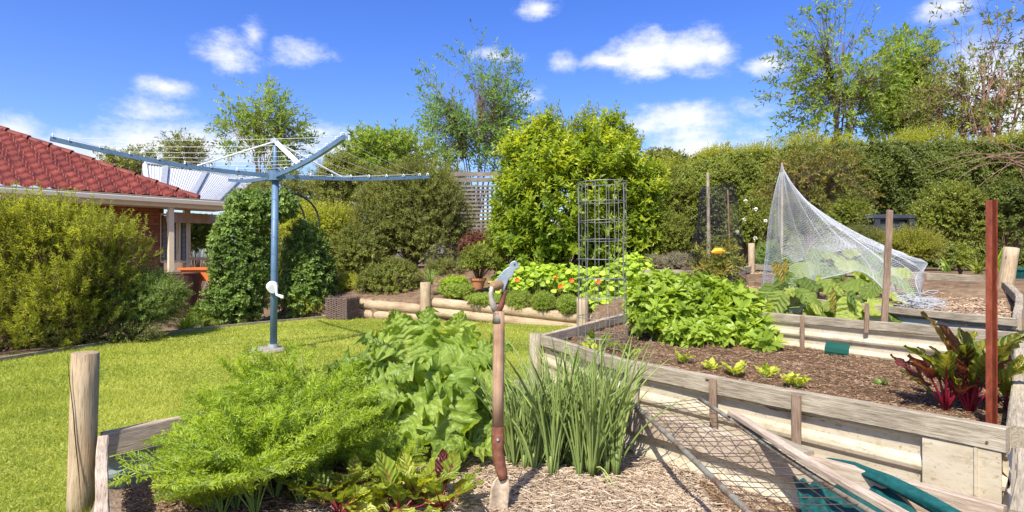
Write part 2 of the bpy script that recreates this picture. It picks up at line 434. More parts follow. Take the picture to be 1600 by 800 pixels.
def attrramp(name, stops, rough=.85):
    t = NT(name); return t.done(t.principled(t.ramp(t.attr('rnd'), stops), rough, .15))
M['straw'] = attrramp('straw mulch', [(0, (.19, .125, .08)), (.3, (.32, .235, .155)), (.7, (.44, .345, .24)), (1, (.58, .48, .35))])
M['chips'] = attrramp('bark chips', [(0, (.09, .05, .026)), (.4, (.19, .112, .06)), (.8, (.30, .195, .115)), (1, (.44, .33, .21))])
M['chips_pale'] = attrramp('pale chips', [(0, (.22, .13, .07)), (.4, (.38, .26, .16)), (.8, (.50, .36, .24)), (1, (.60, .48, .34))])
def soilmat(name, a, b, c, sc=22):
    t = NT(name); v = t.coord(); n = t.noise(v, sc, 8, .7); n2 = t.noise(v, 2.2, 3)
    col = t.ramp(t.math('ADD', t.math('MULTIPLY', n, .7), t.math('MULTIPLY', n2, .3)), [(.35, a), (.5, b), (.66, c)])
    return t.done(t.principled(col, .95, .1, bump=n, bs=1, bd=.02))
M['soil'] = soilmat('brown soil', (.055, .032, .018), (.13, .080, .045), (.23, .15, .09))
M['soil_dark'] = soilmat('dark soil', (.03, .018, .012), (.07, .045, .03), (.14, .09, .06))
M['soil_straw'] = soilmat('straw soil', (.14, .09, .06), (.25, .18, .12), (.36, .27, .18))
M['mulch_ground'] = soilmat('garden ground', (.06, .04, .025), (.17, .11, .065), (.28, .20, .12), 12)
M['lawn'] = (lambda t: t.done(t.principled(t.ramp(t.math('ADD', t.math('MULTIPLY', t.noise(t.coord(), 30, 6, .7), .5), t.math('MULTIPLY', t.noise(t.coord(), 1.1, 3), .5)), [(.36, (.28, .31, .06)), (.5, (.44, .46, .09)), (.64, (.58, .54, .20))]), .95, .05, bump=t.noise(t.coord(), 90, 3), bs=1, bd=.03)))(NT('lawn turf'))

M['herb'] = leafmat('soft green herb leaves', (.09, .15, .03), (.18, .26, .05), (.30, .36, .08), .45)
M['patchgreen'] = plain('dark green painted steel', (.012, .075, .05), .4, .4)
M['darkwire'] = plain('dark rusty wire', (.085, .06, .045), .6, .3, .2, .4, 30)
# ------------------------------------------------------------------ ground
def sm(a, b, x): t = np.clip((x - a) / (b - a), 0, 1); return t * t * (3 - 2 * t)
def ground_h(x, y):
    x = np.asarray(x, float); y = np.asarray(y, float)
    wy = np.interp(x, [-3, -1.4, 1.1, 1.8, 3], [10.35, 9.75, 8.95, 7.6, 6])
    t = y - wy
    back = (.33 + .47 * sm(0, 3, t)) * (t > 0) * sm(-4.6, -3.2, x)
    q = .8 * x + .6 * y
    ex = np.interp(y, [0, 4.33, 5.89, 8.2, 9.5], [.9, .9, 1.5, 1.9, 1.9])
    right = .8 * sm(3, 7, q) * sm(0, .5, x - ex)
    h = np.maximum(back, right)
    le = np.interp(y, [0, 5.9, 6.9, 8.3, 9.1, 10.1], [-5.9, -5.05, -4.85, -4.5, -3.95, -3.1])
    left = -.32 * sm(.1, 3.5, le - x) * (x < -2.9)
    far = -.6 * sm(18, 40, np.hypot(x, y))
    return h + left + far
def axis(lo, hi, step, far):
    a = np.arange(lo, hi + 1e-6, step); e = [hi]; k = step
    while e[-1] < far: k *= 1.35; e.append(e[-1] + k)
    b = [lo]; k = step
    while b[-1] > -far: k *= 1.35; b.append(b[-1] - k)
    return np.array(b[1:][::-1] + list(a) + e[1:])
X, Y = np.meshgrid(axis(-9, 9, .1, 900), axis(0, 14, .1, 900), indexing='ij')
Z = ground_h(X, Y) - .012
g = Geo().grid(np.stack([X, Y, Z], 2)[::-1])
tag(g.build('ground', M['mulch_ground'], smooth=True), 'brown mulched garden ground around the lawn and beds', None, None, 'structure')

# lawn sheet
LP = [(-6.2,-.5),(-5.9,2),(-5.35,4.5),(-4.98,5.9),(-4.72,6.9),(-4.38,8.3),(-3.8,9.1),(-3.05,10.05),(-1.4,9.62),(1.1,8.85),(1.35,7.6),(1.15,5.95),(.2,4.36),(.6,3.3),(1.2,2),(1.2,-.5)]
def inpoly(x, y, P):
    c = np.zeros(np.shape(x), bool); n = len(P)
    for i in range(n):
        x1, y1 = P[i]; x2, y2 = P[(i + 1) % n]
        k = ((y1 > y) != (y2 > y)) & (x < (x2 - x1) * (y - y1) / (y2 - y1 + 1e-12) + x1)
        c ^= k
    return c
g = Geo(); g.add([(x, y, .004) for x, y in LP], np.array([list(range(len(LP)))]))
tag(g.build('lawn', M['lawn']), 'mown yellow green lawn', None, None, 'structure')
# blades
def blades(n, box, mind, scale, hgt, wid):
    x = R.uniform(box[0], box[1], n); y = R.uniform(box[2], box[3], n)
    k = inpoly(x, y, LP)
    vis = (np.abs(x) / np.maximum(y, .1) < .9); k &= vis
    x = x[k]; y = y[k]; n = len(x)
    d = np.hypot(x, y)
    P = np.stack([x, y, np.full(n, .003)], 1)
    D = np.stack([R.normal(0, .9, n), R.normal(0, .9, n), np.ones(n)], 1)
    N = np.stack([R.normal(0, 1, n), R.normal(0, 1, n), np.zeros(n)], 1)
    patch = .5 + .5 * np.sin(x * 1.1 + y * .7) * .3 + .5 * np.sin(x * 3.1 * .7 + 1.3 * np.sin(y * 1.7)) * np.sin(y * 1.9 + np.sin(x * 2.3))
    L = hgt * R.uniform(.4, 1.1, n) * (.8 + .4 * patch)
    return P, D, N, L, wid * R.uniform(.7, 1.3, n) * np.maximum(1, d / 4), np.clip(R.normal(.45, .24, n) + .55 * (patch - .5) + .12 * np.sin(x * 5 + 3 * np.sin(y * 3)) * np.sin(y * 6), 0, 1)
g = Geo()
tri = (np.array([(0, .5, 0), (0, -.5, 0), (1, 0, .12)]), np.array([(0, 1, 2)]))
for a in ((150000, (-5.5, -.8, 1.8, 4.6)), (110000, (-5.5, .4, 4.2, 7)), (90000, (-5.2, 1.4, 6.6, 10.2))):
    P, D, N, L, Wd, rn = blades(a[0], a[1], 0, 1, .034, .0055)
    g.leaves(P, D, N, L, Wd, tri, rn)
# longer tufts and clumps that break the edges
cen = [(x, y) for x, y in zip(R.uniform(-5.2, .4, 520), R.uniform(2.2, 9.8, 520))]
for (a, b) in zip(LP[2:12], LP[3:13]):
    for q in np.arange(0, 1, .12 / max(.2, math.dist(a, b))): cen.append((a[0] + (b[0] - a[0]) * q + R.normal(0, .03), a[1] + (b[1] - a[1]) * q + R.normal(0, .03)))
for k in range(70): an = R.uniform(0, 6.28); cen.append((-2.61 + .205 * math.cos(an), 6.48 + .205 * math.sin(an))); an = R.uniform(0, 6.28); cen.append((-1.685 + .055 * math.cos(an), 2.37 + .055 * math.sin(an)))
cen = np.array(cen); cen = np.repeat(cen, 14, 0) + R.normal(0, .02, (len(cen) * 14, 2)); n = len(cen)
g.leaves(np.column_stack([cen, np.full(n, .002)]), np.column_stack([R.normal(0, .5, (n, 2)), np.ones(n)]), np.column_stack([R.normal(0, 1, (n, 2)), np.zeros(n)]), R.uniform(.025, .075, n), .006, tri, np.clip(R.normal(.3, .25, n), 0, 1))
tag(g.build('grass', M['grass']), 'short mown grass blades covering the lawn', 'grass', None, 'stuff')

# timber edging along the lawn's left side
ed = thing('garden_edging', 'thin flat timber edging strip between lawn and left shrubs', 'edging', (-4.7, 7, 0))
for a, b in zip(LP[2:7], LP[3:8]):
    Geo().obox((a[0], a[1], .02), (b[0], b[1], .02), .035, .05).build('edging_board', M['wood'], ed)

# ------------------------------------------------------------------ generic builders
def board(name, p0, p1, w_, h_, mat, parent, warp=.004, up=(0, 0, 1), label=None):
    """sawn board whose top centre line runs p0->p1, in a local frame so that the grain follows it"""
    p0 = Vector(p0); p1 = Vector(p1); d = (p1 - p0); L = d.length; d.normalize()
    upv = Vector(up); b = upv.cross(d).normalized(); u = d.cross(b)
    Mx = Matrix((( d.x, b.x, u.x, p0.x), (d.y, b.y, u.y, p0.y), (d.z, b.z, u.z, p0.z), (0, 0, 0, 1)))
    n = max(3, int(L / .08)); t = np.linspace(0, 1, n); ph = R.uniform(0, 6, 4); c = min(.004, w_ * .15)
    rows = []
    prof = [(-w_/2, -h_ + c), (-w_/2 + c, -h_), (w_/2 - c, -h_), (w_/2, -h_ + c), (w_/2, -c), (w_/2 - c, 0), (-w_/2 + c, 0), (-w_/2, -c)]
    for ti in t:
        oy = warp * math.sin(ti * 5 + ph[0]); oz = warp * .6 * math.sin(ti * 7 + ph[1])
        rows.append([(ti * L, y + oy + R.normal(0, .0006), z + oz + R.normal(0, .0009)) for y, z in prof])
    g = Geo(); g.grid(np.array(rows)[:, ::-1], close=True)
    k = len(prof); g.Fs.append(np.array([list(range(k))])); g.Fs.append(np.array([list(range((n - 1) * k, n * k))[::-1]]))
    m = g.mesh(name); m.materials.append(mat)
    o = bpy.data.objects.new(name, m); link(o, parent, Mx)
    if label: o['label'] = label
    return o

def log(name, p0, p1, r, mat, parent, taper=1.0, sides=18, crack=True):
    p0 = Vector(p0); p1 = Vector(p1); d = p1 - p0; L = d.length
    q = d.to_track_quat('X', 'Z'); Mx = Matrix.Translation(p0) @ q.to_matrix().to_4x4()
    n = max(6, int(L / .12)); a = np.linspace(0, 2 * np.pi, sides, endpoint=False); rows = []
    ph = R.uniform(0, 6, 3)
    for i, x in enumerate(np.linspace(0, L, n)):
        rr = r * (1 + (taper - 1) * x / L) * (1 + .02 * np.sin(3 * x + ph[0]) + .015 * np.sin(2 * a + ph[1]) + R.normal(0, .006, sides))
        rows.append(np.stack([np.full(sides, x), rr * np.cos(a) + .006 * math.sin(x * 2 + ph[2]), rr * np.sin(a)], 1))
    g = Geo(); bev = r * .06
    rows = [rows[0] * [1, .9, .9]] + [rows[0] + [bev, 0, 0]] + rows[1:-1] + [rows[-1] - [bev, 0, 0]] + [rows[-1] * [1, .9, .9]]
    g.grid(np.array(rows), close=True)
    m_ = len(rows); g.Fs.append(np.array([list(range(sides))[::-1]])); g.Fs.append(np.array([list(range((m_ - 1) * sides, m_ * sides))]))
    m = g.mesh(name); m.polygons.foreach_set('use_smooth', np.array([len(p.vertices) == 4 for p in m.polygons])); m.materials.append(mat)
    o = bpy.data.objects.new(name, m); return link(o, parent, Mx)

RIB = [(0, 0), (.010, .003), (.022, .018), (.042, .020), (.060, .019), (.074, .004), (.086, .0)]   # (drop, recess) of one rib, .09 pitch
def ribwall(name, p0, p1, h_, mat, parent, inward, pitch=.088, label=None):
    """horizontally corrugated sheet hanging under the line p0-p1; inward = recess direction"""
    p0 = np.array(p0, float); p1 = np.array(p1, float); prof = []; z = 0
    while z < h_:
        for dz, o in RIB: prof.append((min(z + dz * pitch / .088, h_), o))
        z += pitch
    prof = np.array(prof); n = max(2, int(np.linalg.norm(p1 - p0) / .25) + 1)
    iw = np.array((*inward, 0.)); iw = nrm(iw); t = np.linspace(0, 1, n)
    base = p0 + (p1 - p0) * t[:, None]
    G3 = base[:, None, :] + prof[None, :, 1:2] * iw - prof[None, :, 0:1] * np.array((0, 0, 1.))
    g = Geo().grid(G3)
    o = g.build(name, mat, parent, smooth=False)
    md = o.modifiers.new('solid', 'SOLIDIFY'); md.thickness = .0015; md.offset = 0
    if label: o['label'] = label
    return o
def resample(path, n):
    path = np.array(path, float); s = np.concatenate([[0], np.cumsum(np.linalg.norm(np.diff(path, axis=0), axis=1))]); s /= s[-1]
    t = np.linspace(0, 1, n); return np.stack([np.interp(t, s, path[:, k]) for k in range(3)], 1)
def soil(name, front, back, mat, parent, na=60, nb=50, amp=.018, label=None):
    a = resample(front, na); b = resample(back, na); t = np.linspace(0, 1, nb)
    G3 = a[:, None] * (1 - t)[None, :, None] + b[:, None] * t[None, :, None]
    x, y = G3[..., 0], G3[..., 1]
    G3[..., 2] += amp * (np.sin(x * 9 + 2 * np.sin(y * 5)) * np.sin(y * 8) + .6 * np.sin(x * 23 + y * 11)) + R.normal(0, amp * .25, x.shape)
    o = Geo().grid(G3).build(name, mat, parent, smooth=True)
    if label: o['label'] = label
    return G3, o
def onsurf(G3, n, lo=(0, 0), hi=(1, 1)):
    a, b = G3.shape[:2]; u = R.uniform(lo[0], hi[0], n) * (a - 1.001); v = R.uniform(lo[1], hi[1], n) * (b - 1.001)
    i = u.astype(int); j = v.astype(int); fu = (u - i)[:, None]; fv = (v - j)[:, None]
    return (G3[i, j] * (1 - fu) * (1 - fv) + G3[i + 1, j] * fu * (1 - fv) + G3[i, j + 1] * (1 - fu) * fv + G3[i + 1, j + 1] * fu * fv)
def strawbits(g, P, L, r, tilt=.18, flat=False):
    n = len(P); a = R.uniform(0, 2 * np.pi, n)
    D = np.stack([np.cos(a), np.sin(a), R.normal(0, tilt, n)], 1); Ln = (L * R.uniform(.3, 1.3, n))[:, None]
    P = P + [0, 0, 1] * R.uniform(0, .012, (n, 1))
    if flat:
        g.leaves(P - D * Ln / 2, D, np.stack([R.normal(0, .4, n), R.normal(0, .4, n), np.ones(n)], 1), Ln[:, 0], Ln[:, 0] * R.uniform(.25, .6, n), DIAM)
    else:
        g.sticks(P - D * Ln / 2, P + D * Ln / 2, r * R.uniform(.6, 1.4, n), None, R.random(n))
def spath(pts, off): return [(p[0], p[1], p[2] + off) for p in pts]

# ------------------------------------------------------------------ brown bed (right)
A, B, C = rel(.2, 4.33, -.56), rel(.65, 3.3, -.57), rel(1.63, 2.0, -.565)
D_, E_, F_ = rel(2.57, 3.09, -.39), rel(1.79, 4.41, -.39), rel(1.15, 5.89, -.545)
r1 = thing('raised_bed', 'long raised bed of cream corrugated steel and grey timber rails holding bare brown soil', 'garden bed', (.65, 3.3, 0), 'raised garden beds')
board('rail', A, B, .042, .072, M['wood'], r1)
board('rail', B, C, .045, .082, M['wood'], r1)
board('rail', C + [.03, .0, .004], D_ + [.02, 0, .0], .05, .075, M['wood'], r1)
board('rail', E_ + [-.35, .66, -.02], D_, .04, .056, M['wood'], r1)
board('rail', A, F_, .045, .075, M['wood_pale'], r1)
board('rail', F_, E_ + [-.35, .66, -.02], .04, .06, M['wood'], r1)
def side(p0, p1, inset=.0): d = nrm(np.array(p1) - np.array(p0)); return np.array((-d[1], d[0]))
lowz = lambda p, dz: (p[0], p[1], p[2] - dz)
nb = side(B, C); nb = nb if np.dot(nb, (.8, .6)) > 0 else -nb
o3 = np.array((*nb, 0)) * .002
ribwall('steel_wall', lowz(B - o3 * 2, .074), lowz(C - o3 * 2, .082) , .47, M['cream'], r1, nb, .115)
na_ = side(A, B); na_ = na_ if na_[0] > 0 else -na_
ribwall('steel_wall', lowz(A, .07), lowz(B, .07), .46, M['cream'], r1, na_, .115)
nd = np.array((-.86, -.5)); o3d = np.array((*nd, 0.)) * .02
ribwall('steel_wall', lowz(E_ + o3d + [-.35, .66, -.02], .052), lowz(D_ + o3d, .052), .24, M['cream'], r1, -nd, .082)
ribwall('steel_wall', lowz(A, .07), lowz(F_, .07), .45, M['cream'], r1, (.8, -.5), .115)
ribwall('steel_wall', lowz(C + [.01, 0, 0], .07), lowz(D_, .07), .45, M['cream'], r1, (-.76, .65), .115)
# flat folded end of the steel at the near right corner
dBC = nrm(C - B)
Geo().obox(C - dBC * .24 - [.8 * .012, .6 * .012, .275], C - dBC * .012 - [.8 * .012, .6 * .012, .275], .006, .385).build('end_panel', M['cream'], r1)
Geo().obox(C - dBC * .085 - [.8 * .018, .6 * .018, .275], C - dBC * .075 - [.8 * .018, .6 * .018, .275], .006, .385).build('panel_fold', M['cream'], r1)
# posts and stakes
log('corner_post', A + [-.035, -.03, -.6], A + [-.035, -.03, .012], .043, M['wood'], r1)
def stake(px, dpt, top, bot, wd, parent, th=.018, mat='wood_dark', lean=0):
    p = W(px, 400, dpt); t = (p[0], p[1], H + top); b = (p[0] + lean, p[1], H + bot)
    return board('stake', b, t, wd, th, M[mat], parent, .002, up=(-.6, -.8, 0))
for px, dpt, wd in ((1113, 2.835, .034), (1243, 2.515, .036), (987, 3.24, .062)):
    stake(px, dpt, -.575, -1.0, wd, r1, mat='wood_dark' if wd < .05 else 'wood')
for px, dpt, top, bot in ((1253, 4.06, -.40, -.66), (1354, 3.72, -.29, -.47)):
    stake(px, dpt, top, bot, .026, r1)
pA, pB = W(1293, 400, 3.9), W(1331, 400, 3.77)
for f in (.03, .05, .30, .305, .56, .60, .97):
    p = B + (C - B) * f - np.array((.8, .6, 0)) * .023 + np.array((0, 0, -.02 - .035 * (int(f * 100) % 2)))
    Geo().tube([p, p - np.array((.8, .6, 0)) * .0025], .0045, 8).build('screw', M['rust'], r1)
gp = Geo(); nrow = []
for p in (pA, pB):
    nrow.append([(p[0] - .02 - o, p[1] - .015 - o, H - .545 - dz) for dz, o in ((0, -.004), (.012, .0), (.035, .012), (.06, .016), (.085, .01), (.1, 0))])
go = gp.grid(np.array(nrow)).build('patch_panel', M['patchgreen'], r1); go['label'] = 'dark green patch on the lowest rib'
fr = spath([A, B, C], -.085); bk = [(F_[0], F_[1], F_[2] - .10), (E_[0]-.35, E_[1]+.66, H - .62), (E_[0], E_[1], H - .635), (D_[0], D_[1], H - .625)]
S1, _ = soil('bed_soil', fr, bk, M['soil'], r1, 90, 60, .012)
g = Geo(); strawbits(g, onsurf(S1, 16000), .022, .0011); strawbits(g, onsurf(S1, 30000), .013, 0, flat=True)
tag(g.build('bark_mulch', M['chips']), 'reddish brown bark chips scattered over the brown bed', 'mulch', None, 'stuff')

# ------------------------------------------------------------------ straw bed behind with net
FL, FR, BR, BL = W(1130, 454, 6.05), W(1590, 497, 3.72), W(1560, 432, 5.6), W(1180, 413, 8.5)
ML = W(1146, 421, 7.6)
r3 = thing('raised_bed', 'raised bed of grey green corrugated steel with weathered rails, squash plants and straw', 'garden bed', (3, 5, .4), 'raised garden beds')
board('rail', FL, FR, .04, .05, M['wood'], r3)
board('rail', BL, BR, .045, .078, M['wood'], r3)
MR = W(1592, 458, 4.6)
board('rail', FR, MR, .045, .07, M['wood'], r3); board('rail', MR, BR, .045, .07, M['wood'], r3)
board('rail', FL, ML, .045, .09, M['wood_pale'], r3); board('rail', ML, BL, .045, .09, M['wood_pale'], r3)
M['greensteel'] = plain('grey green corrugated steel', (.27, .31, .28), .45, .4, 0, .12)
ribwall('steel_wall', lowz(FL, .045), lowz(FR, .045), .3, M['greensteel'], r3, (.5, .8), .08)
ribwall('steel_wall', lowz(BR, .075), lowz(BL, .075), .2, M['greensteel'], r3, (.3, .9), .08)
ribwall('steel_wall', lowz(MR, .065), lowz(BR, .065), .3, M['greensteel'], r3, (.9, -.3), .08)
ribwall('steel_wall', lowz(FR, .065), lowz(MR, .065), .3, M['greensteel'], r3, (.9, -.3), .08)
ribwall('steel_wall', lowz(ML, .085), lowz(BL, .085), .2, M['greensteel'], r3, (-.9, .3), .08)
ribwall('steel_wall', lowz(FL, .085), lowz(ML, .085), .2, M['greensteel'], r3, (-.9, .3), .08)
log('corner_post', W(1174, 446, 8.3), W(1174, 380, 8.3), .043, M['wood_log'], r3)
log('corner_post', W(1568, 462, 5.3), W(1580, 387, 5.3), .062, M['wood_log'], r3, .92)
for px, d, t_, b_ in ((1447, 6.2, 427, 449), (1577, 5.0, 452, 480), (1598, 4.1, 478, 505)):
    p = W(px, t_, d); q = W(px - 2, b_, d); board('stake', q, p, .04, .02, M['wood_dark'], r3, .001, up=(0, -1, 0))
S3, _ = soil('bed_soil', spath([FL, FR], -.07), spath([ML, BL, BR], -.115), M['soil_straw'], r3, 80, 60, .012)
g = Geo(); strawbits(g, onsurf(S3, 14000), .035, .0016); strawbits(g, onsurf(S3, 16000), .03, 0, flat=True)
tag(g.build('bark_mulch', M['chips_pale']), 'pale straw coloured chips over the netted bed', 'mulch', None, 'stuff')
# ------------------------------------------------------------------ near bed
K, J, I = rel(-1.02, 1.5, -.705), rel(-1.60, 2.39, -.70), rel(-.98, 3.3, -.70)
Hh, Rr, Q = rel(.1, 3.42, -.70), rel(.56, 2.81, -.705), rel(1.38, 1.70, -.70)
r0 = thing('raised_bed', 'near raised bed of carrots, rhubarb and onions with straw mulch and pale timber rails', 'garden bed', (-.2, 2.4, 0), 'raised garden beds')
board('rail', J + [.01, -.02, 0], K, .036, .10, M['wood_pale'], r0)
board('rail', J + [-.03, .03, 0], I, .035, .098, M['wood_pale'], r0)
board('rail', I, Hh, .035, .095, M['wood'], r0); board('rail', Hh, Rr, .035, .09, M['wood'], r0)
board('rail', Rr, Q, .035, .105, M['wood_pale'], r0)
board('rail', Q + [.02, -.04, .0], C + [.035, -.05, -.055], .065, .085, M['wood'], r0)
ribwall('steel_wall', lowz(J, .095), lowz(I, .095), .30, M['greensteel'], r0, (-.8, .55), .085)
ribwall('steel_wall', lowz(I, .095), lowz(Hh, .095), .30, M['cream'], r0, (0, 1), .085)
ribwall('steel_wall', lowz(Hh, .085), lowz(Rr, .085), .30, M['cream'], r0, (.7, .6), .1)
ribwall('steel_wall', lowz(Rr, .1), lowz(Q, .1), .30, M['cream'], r0, (.8, .6), .1)
log('corner_post', (-1.685, 2.37, 0), tuple(W(132, 551, 2.37)), .0475, M['wood_log'], r0, .97, 28)
g = Geo(); pth = [(x, 2.37 - .049, z) for x, z in ((-1.697, .66), (-1.69, .56), (-1.676, .44), (-1.668, .33), (-1.655, .20), (-1.647, .08))]
g.tube([(a + .0, b + .0005 * i, c) for i, (a, b, c) in enumerate(pth)], [.0006, .0016, .0022, .0026, .002, .001], 4).build('crack', M['soil_dark'], r0)
S0, _ = soil('bed_soil', [rel(-1.1, 1.3, -.93), rel(1.5, 1.3, -.93)], [rel(-1.62, 2.4, -.93), rel(-.98, 3.3, -.93), rel(.1, 3.42, -.93), rel(.56, 2.81, -.925), rel(1.38, 1.7, -.92)], M['soil_straw'], r0, 100, 60, .012)
g = Geo(); P = onsurf(S0, 60000); k = (P[:, 0] > -.95) & (P[:, 1] > 1.85); P = P[k]
strawbits(g, P, .05, .0013, .22); Pq = P[::22]; strawbits(g, Pq + [0, 0, .006], .11, .0017, .12)
strawbits(g, P[::3] + R.normal(0, .01, P[::3].shape) * [1, 1, 0], .022, 0, .3, True)
tag(g.build('straw_mulch', M['straw']), 'pale chopped straw mulch over the near bed', 'mulch', None, 'stuff')
g = Geo(); P = np.stack([R.uniform(.75, 1.3, 9000), R.uniform(1.8, 2.45, 9000), np.full(9000, H - .915)], 1)
k = (P[:, 0] * .8 + P[:, 1] * .6) < 2.13; P = P[k]; strawbits(g, P, .03, .0015); strawbits(g, P, .025, 0, flat=True)
tag(g.build('bark_mulch', M['chips']), 'brown chips piled under the wire panel at the bed wall', 'mulch', None, 'stuff')
g = Geo(); P = np.stack([R.uniform(-1.6, -.5, 12000), R.uniform(1.9, 3.2, 12000), np.full(12000, H - .918)], 1)
k = inpoly(P[:, 0], P[:, 1], [(-1.55, 2.4), (-.98, 3.2), (-.5, 3.2), (-.6, 1.9), (-1.2, 1.9)]); P = P[k]
strawbits(g, P, .022, .0015); strawbits(g, P, .02, 0, flat=True)
tag(g.build('bark_mulch', M['chips']), 'dark brown chips beneath the carrots', 'mulch', None, 'stuff')

# ------------------------------------------------------------------ log retaining wall
lw = thing('log_wall', 'low retaining wall of two round logs along the far lawn edge', 'retaining wall', (-.8, 9.6, 0))
log('post', W(665, 497, 9.62), W(665, 441, 9.62), .082, M['wood_log'], lw)
log('post', W(910, 520, 8.75), W(910, 465, 8.75), .085, M['wood_log'], lw)
log('post', W(500, 505, 10.8), W(500, 455, 10.8), .078, M['wood_log'], lw)
log('log', W(676, 472.5, 9.72), W(907, 497, 8.9), .08, M['wood_log'], lw, 1.02)
log('log', W(676, 487, 9.70), W(907, 514, 8.88), .08, M['wood_log'], lw, 1.02)
log('log', W(520, 471, 10.45), W(660, 483, 9.8), .082, M['wood_log'], lw, 1.0)
log('log', W(520, 487, 10.42), W(660, 498, 9.78), .08, M['wood_log'], lw, 1.0)
log('log', W(915, 497, 8.85), W(1010, 482, 9.6), .078, M['wood_log'], lw, 1.0)
log('log', W(485, 474, 10.9), W(519, 471, 10.5), .075, M['wood_log'], lw, 1.0)

# sleeper edging across the upper garden
se = thing('sleeper_edging', 'thin pale sleeper edging behind the leafy bush in the brown bed', 'edging', (3, 9, .7))
board('edging_board', W(1005, 421, 9.2), W(1150, 422, 8.2), .06, .07, M['wood'], se)
board('edging_board', W(1150, 441, 7.2), W(1170, 433, 8.2), .05, .08, M['wood'], se)
# ------------------------------------------------------------------ house
e0 = np.array((-7.9, 15.3)); ev = nrm(np.array((-2.3, -2.6))); iv = np.array((ev[1], -ev[0]))   # along the eave to the left; inward
iv = iv if iv[1] > 0 else -iv
EZ = H + 1.43
house = thing('house', 'brick house with a red tiled roof and cream gutter, partly behind bushes', 'house', (-11, 15, -.3))
def hp(a, b, z): return np.array((e0[0] + ev[0] * a + iv[0] * b, e0[1] + ev[1] * a + iv[1] * b, z))
TN = .50; course = .315; colw = .30
na, nbb = 520, 16 * 14
aa = np.linspace(-.05, 10, na); rows = []
bb = np.linspace(-.06, 5.0, nbb)
Ag, Bg = np.meshgrid(aa, bb, indexing='ij')
Ag = np.maximum(Ag, Bg)                                # hip line: collapse the sheet onto it
fr_ = ((Bg - .022 * np.cos(Ag / colw * 2 * np.pi)) / course) % 1
off = .060 * (1 - fr_) ** 1.0 + .042 * (.5 + .5 * np.cos(Ag / colw * 2 * np.pi))
Zg = EZ + .02 + Bg * TN + off
G3 = np.stack([e0[0] + ev[0] * Ag + iv[0] * Bg, e0[1] + ev[1] * Ag + iv[1] * Bg, Zg], 2)
t = NT('red roof tiles')
n_ = t.noise(t.coord(), 3, 5); col = t.ramp(n_, [(.3, (.11, .022, .014)), (.55, (.18, .034, .020)), (.75, (.26, .07, .045))])
M['tiles'] = t.done(t.principled(col, .6, .3, bump=t.noise(t.coord(), 40, 3), bs=.2, bd=.004))
roof = Geo().grid(G3).build('roof', M['tiles'], house)
# the other slope, beyond the hip
g = Geo(); g.add([hp(-.05, -.05, EZ), hp(5, 5, EZ + 5 * TN), hp(-.05, 9, EZ)], np.array([(0, 1, 2)])); g.build('roof_back', M['tiles'], house)
hips = Geo()
for k in range(15):
    s0 = k * .36 - .02; s1 = s0 + .40
    hips.tube([hp(s0 + .02, s0 - .02, EZ + s0 * TN + .045), hp(s1, s1, EZ + s1 * TN + .025)], [.085, .07], 10)
hips.build('hip_tiles', M['tiles'], roof)
# gutter and fascia
def sweep(name, prof, a0, a1, mat, parent):
    g = Geo(); r_ = [[hp(a, b, z) for b, z in prof] for a in (a0, a1)]
    g.grid(np.array(r_), close=True); n = len(prof)
    g.Fs.append(np.array([list(range(n))])); g.Fs.append(np.array([list(range(n, 2 * n))[::-1]]))
    return g.build(name, mat, parent)
sweep('gutter', [(-.14, EZ - .14), (-.155, EZ - .05), (-.14, EZ - .03), (-.16, EZ + .0), (-.13, EZ + .0), (-.02, EZ - .02), (-.02, EZ - .15)], -1.6, 11, M['gutter'], house)
sweep('fascia', [(0, EZ - .02), (0, EZ - .24), (-.018, EZ - .24), (-.018, EZ - .02)], -1.6, 11, M['cream_paint'], house)
sweep('soffit', [(0, EZ - .22), (1.3, EZ - .21), (1.3, EZ - .19), (0, EZ - .2)], -.9, 11, M['cream_paint'], house)
# brick wall
t = NT('brown brick')
br = t.n('ShaderNodeTexBrick'); br.inputs['Scale'].default_value = 1; br.inputs['Brick Width'].default_value = .24; br.inputs['Row Height'].default_value = .086
br.inputs['Mortar Size'].default_value = .008; br.inputs['Color1'].default_value = (.20, .075, .04, 1); br.inputs['Color2'].default_value = (.33, .14, .07, 1); br.inputs['Mortar'].default_value = (.10, .07, .05, 1)
cc_ = t.n('ShaderNodeTexCoord'); t.l(cc_.outputs['UV'], br.inputs['Vector'])
M['brick'] = t.done(t.principled(br.outputs[0], .85, .2, bump=br.outputs[1], bs=-.4))
def brickwall(name, a0, b0, a1, b1, z0, z1, parent):
    g = Geo(); P0, P1 = hp(a0, b0, 0), hp(a1, b1, 0); L = np.linalg.norm(P1 - P0); th = .1
    d = (P1 - P0) / L; nn = np.array((-d[1], d[0], 0))
    if np.dot(nn[:2], iv) < 0: nn = -nn
    g.box((0, 0, z0), (L, th, z1)); V = g.V[0]; g.V[0] = P0 + V[:, :1] * d + V[:, 1:2] * nn + V[:, 2:3] * np.array((0, 0, 1))
    o = g.build(name, M['brick'], parent)
    uv = o.data.uv_layers.new(name='UVMap'); lc = [(v[0], v[2]) for v in V]
    for l in o.data.loops: uv.data[l.index].uv = lc[l.vertex_index]
    return o
wall = brickwall('wall', .55, 1.0, 11, 1.0, -.4, EZ - .2, house)
brickwall('wall', .55, 1.0, .55, 6, -.4, EZ - .2, house)
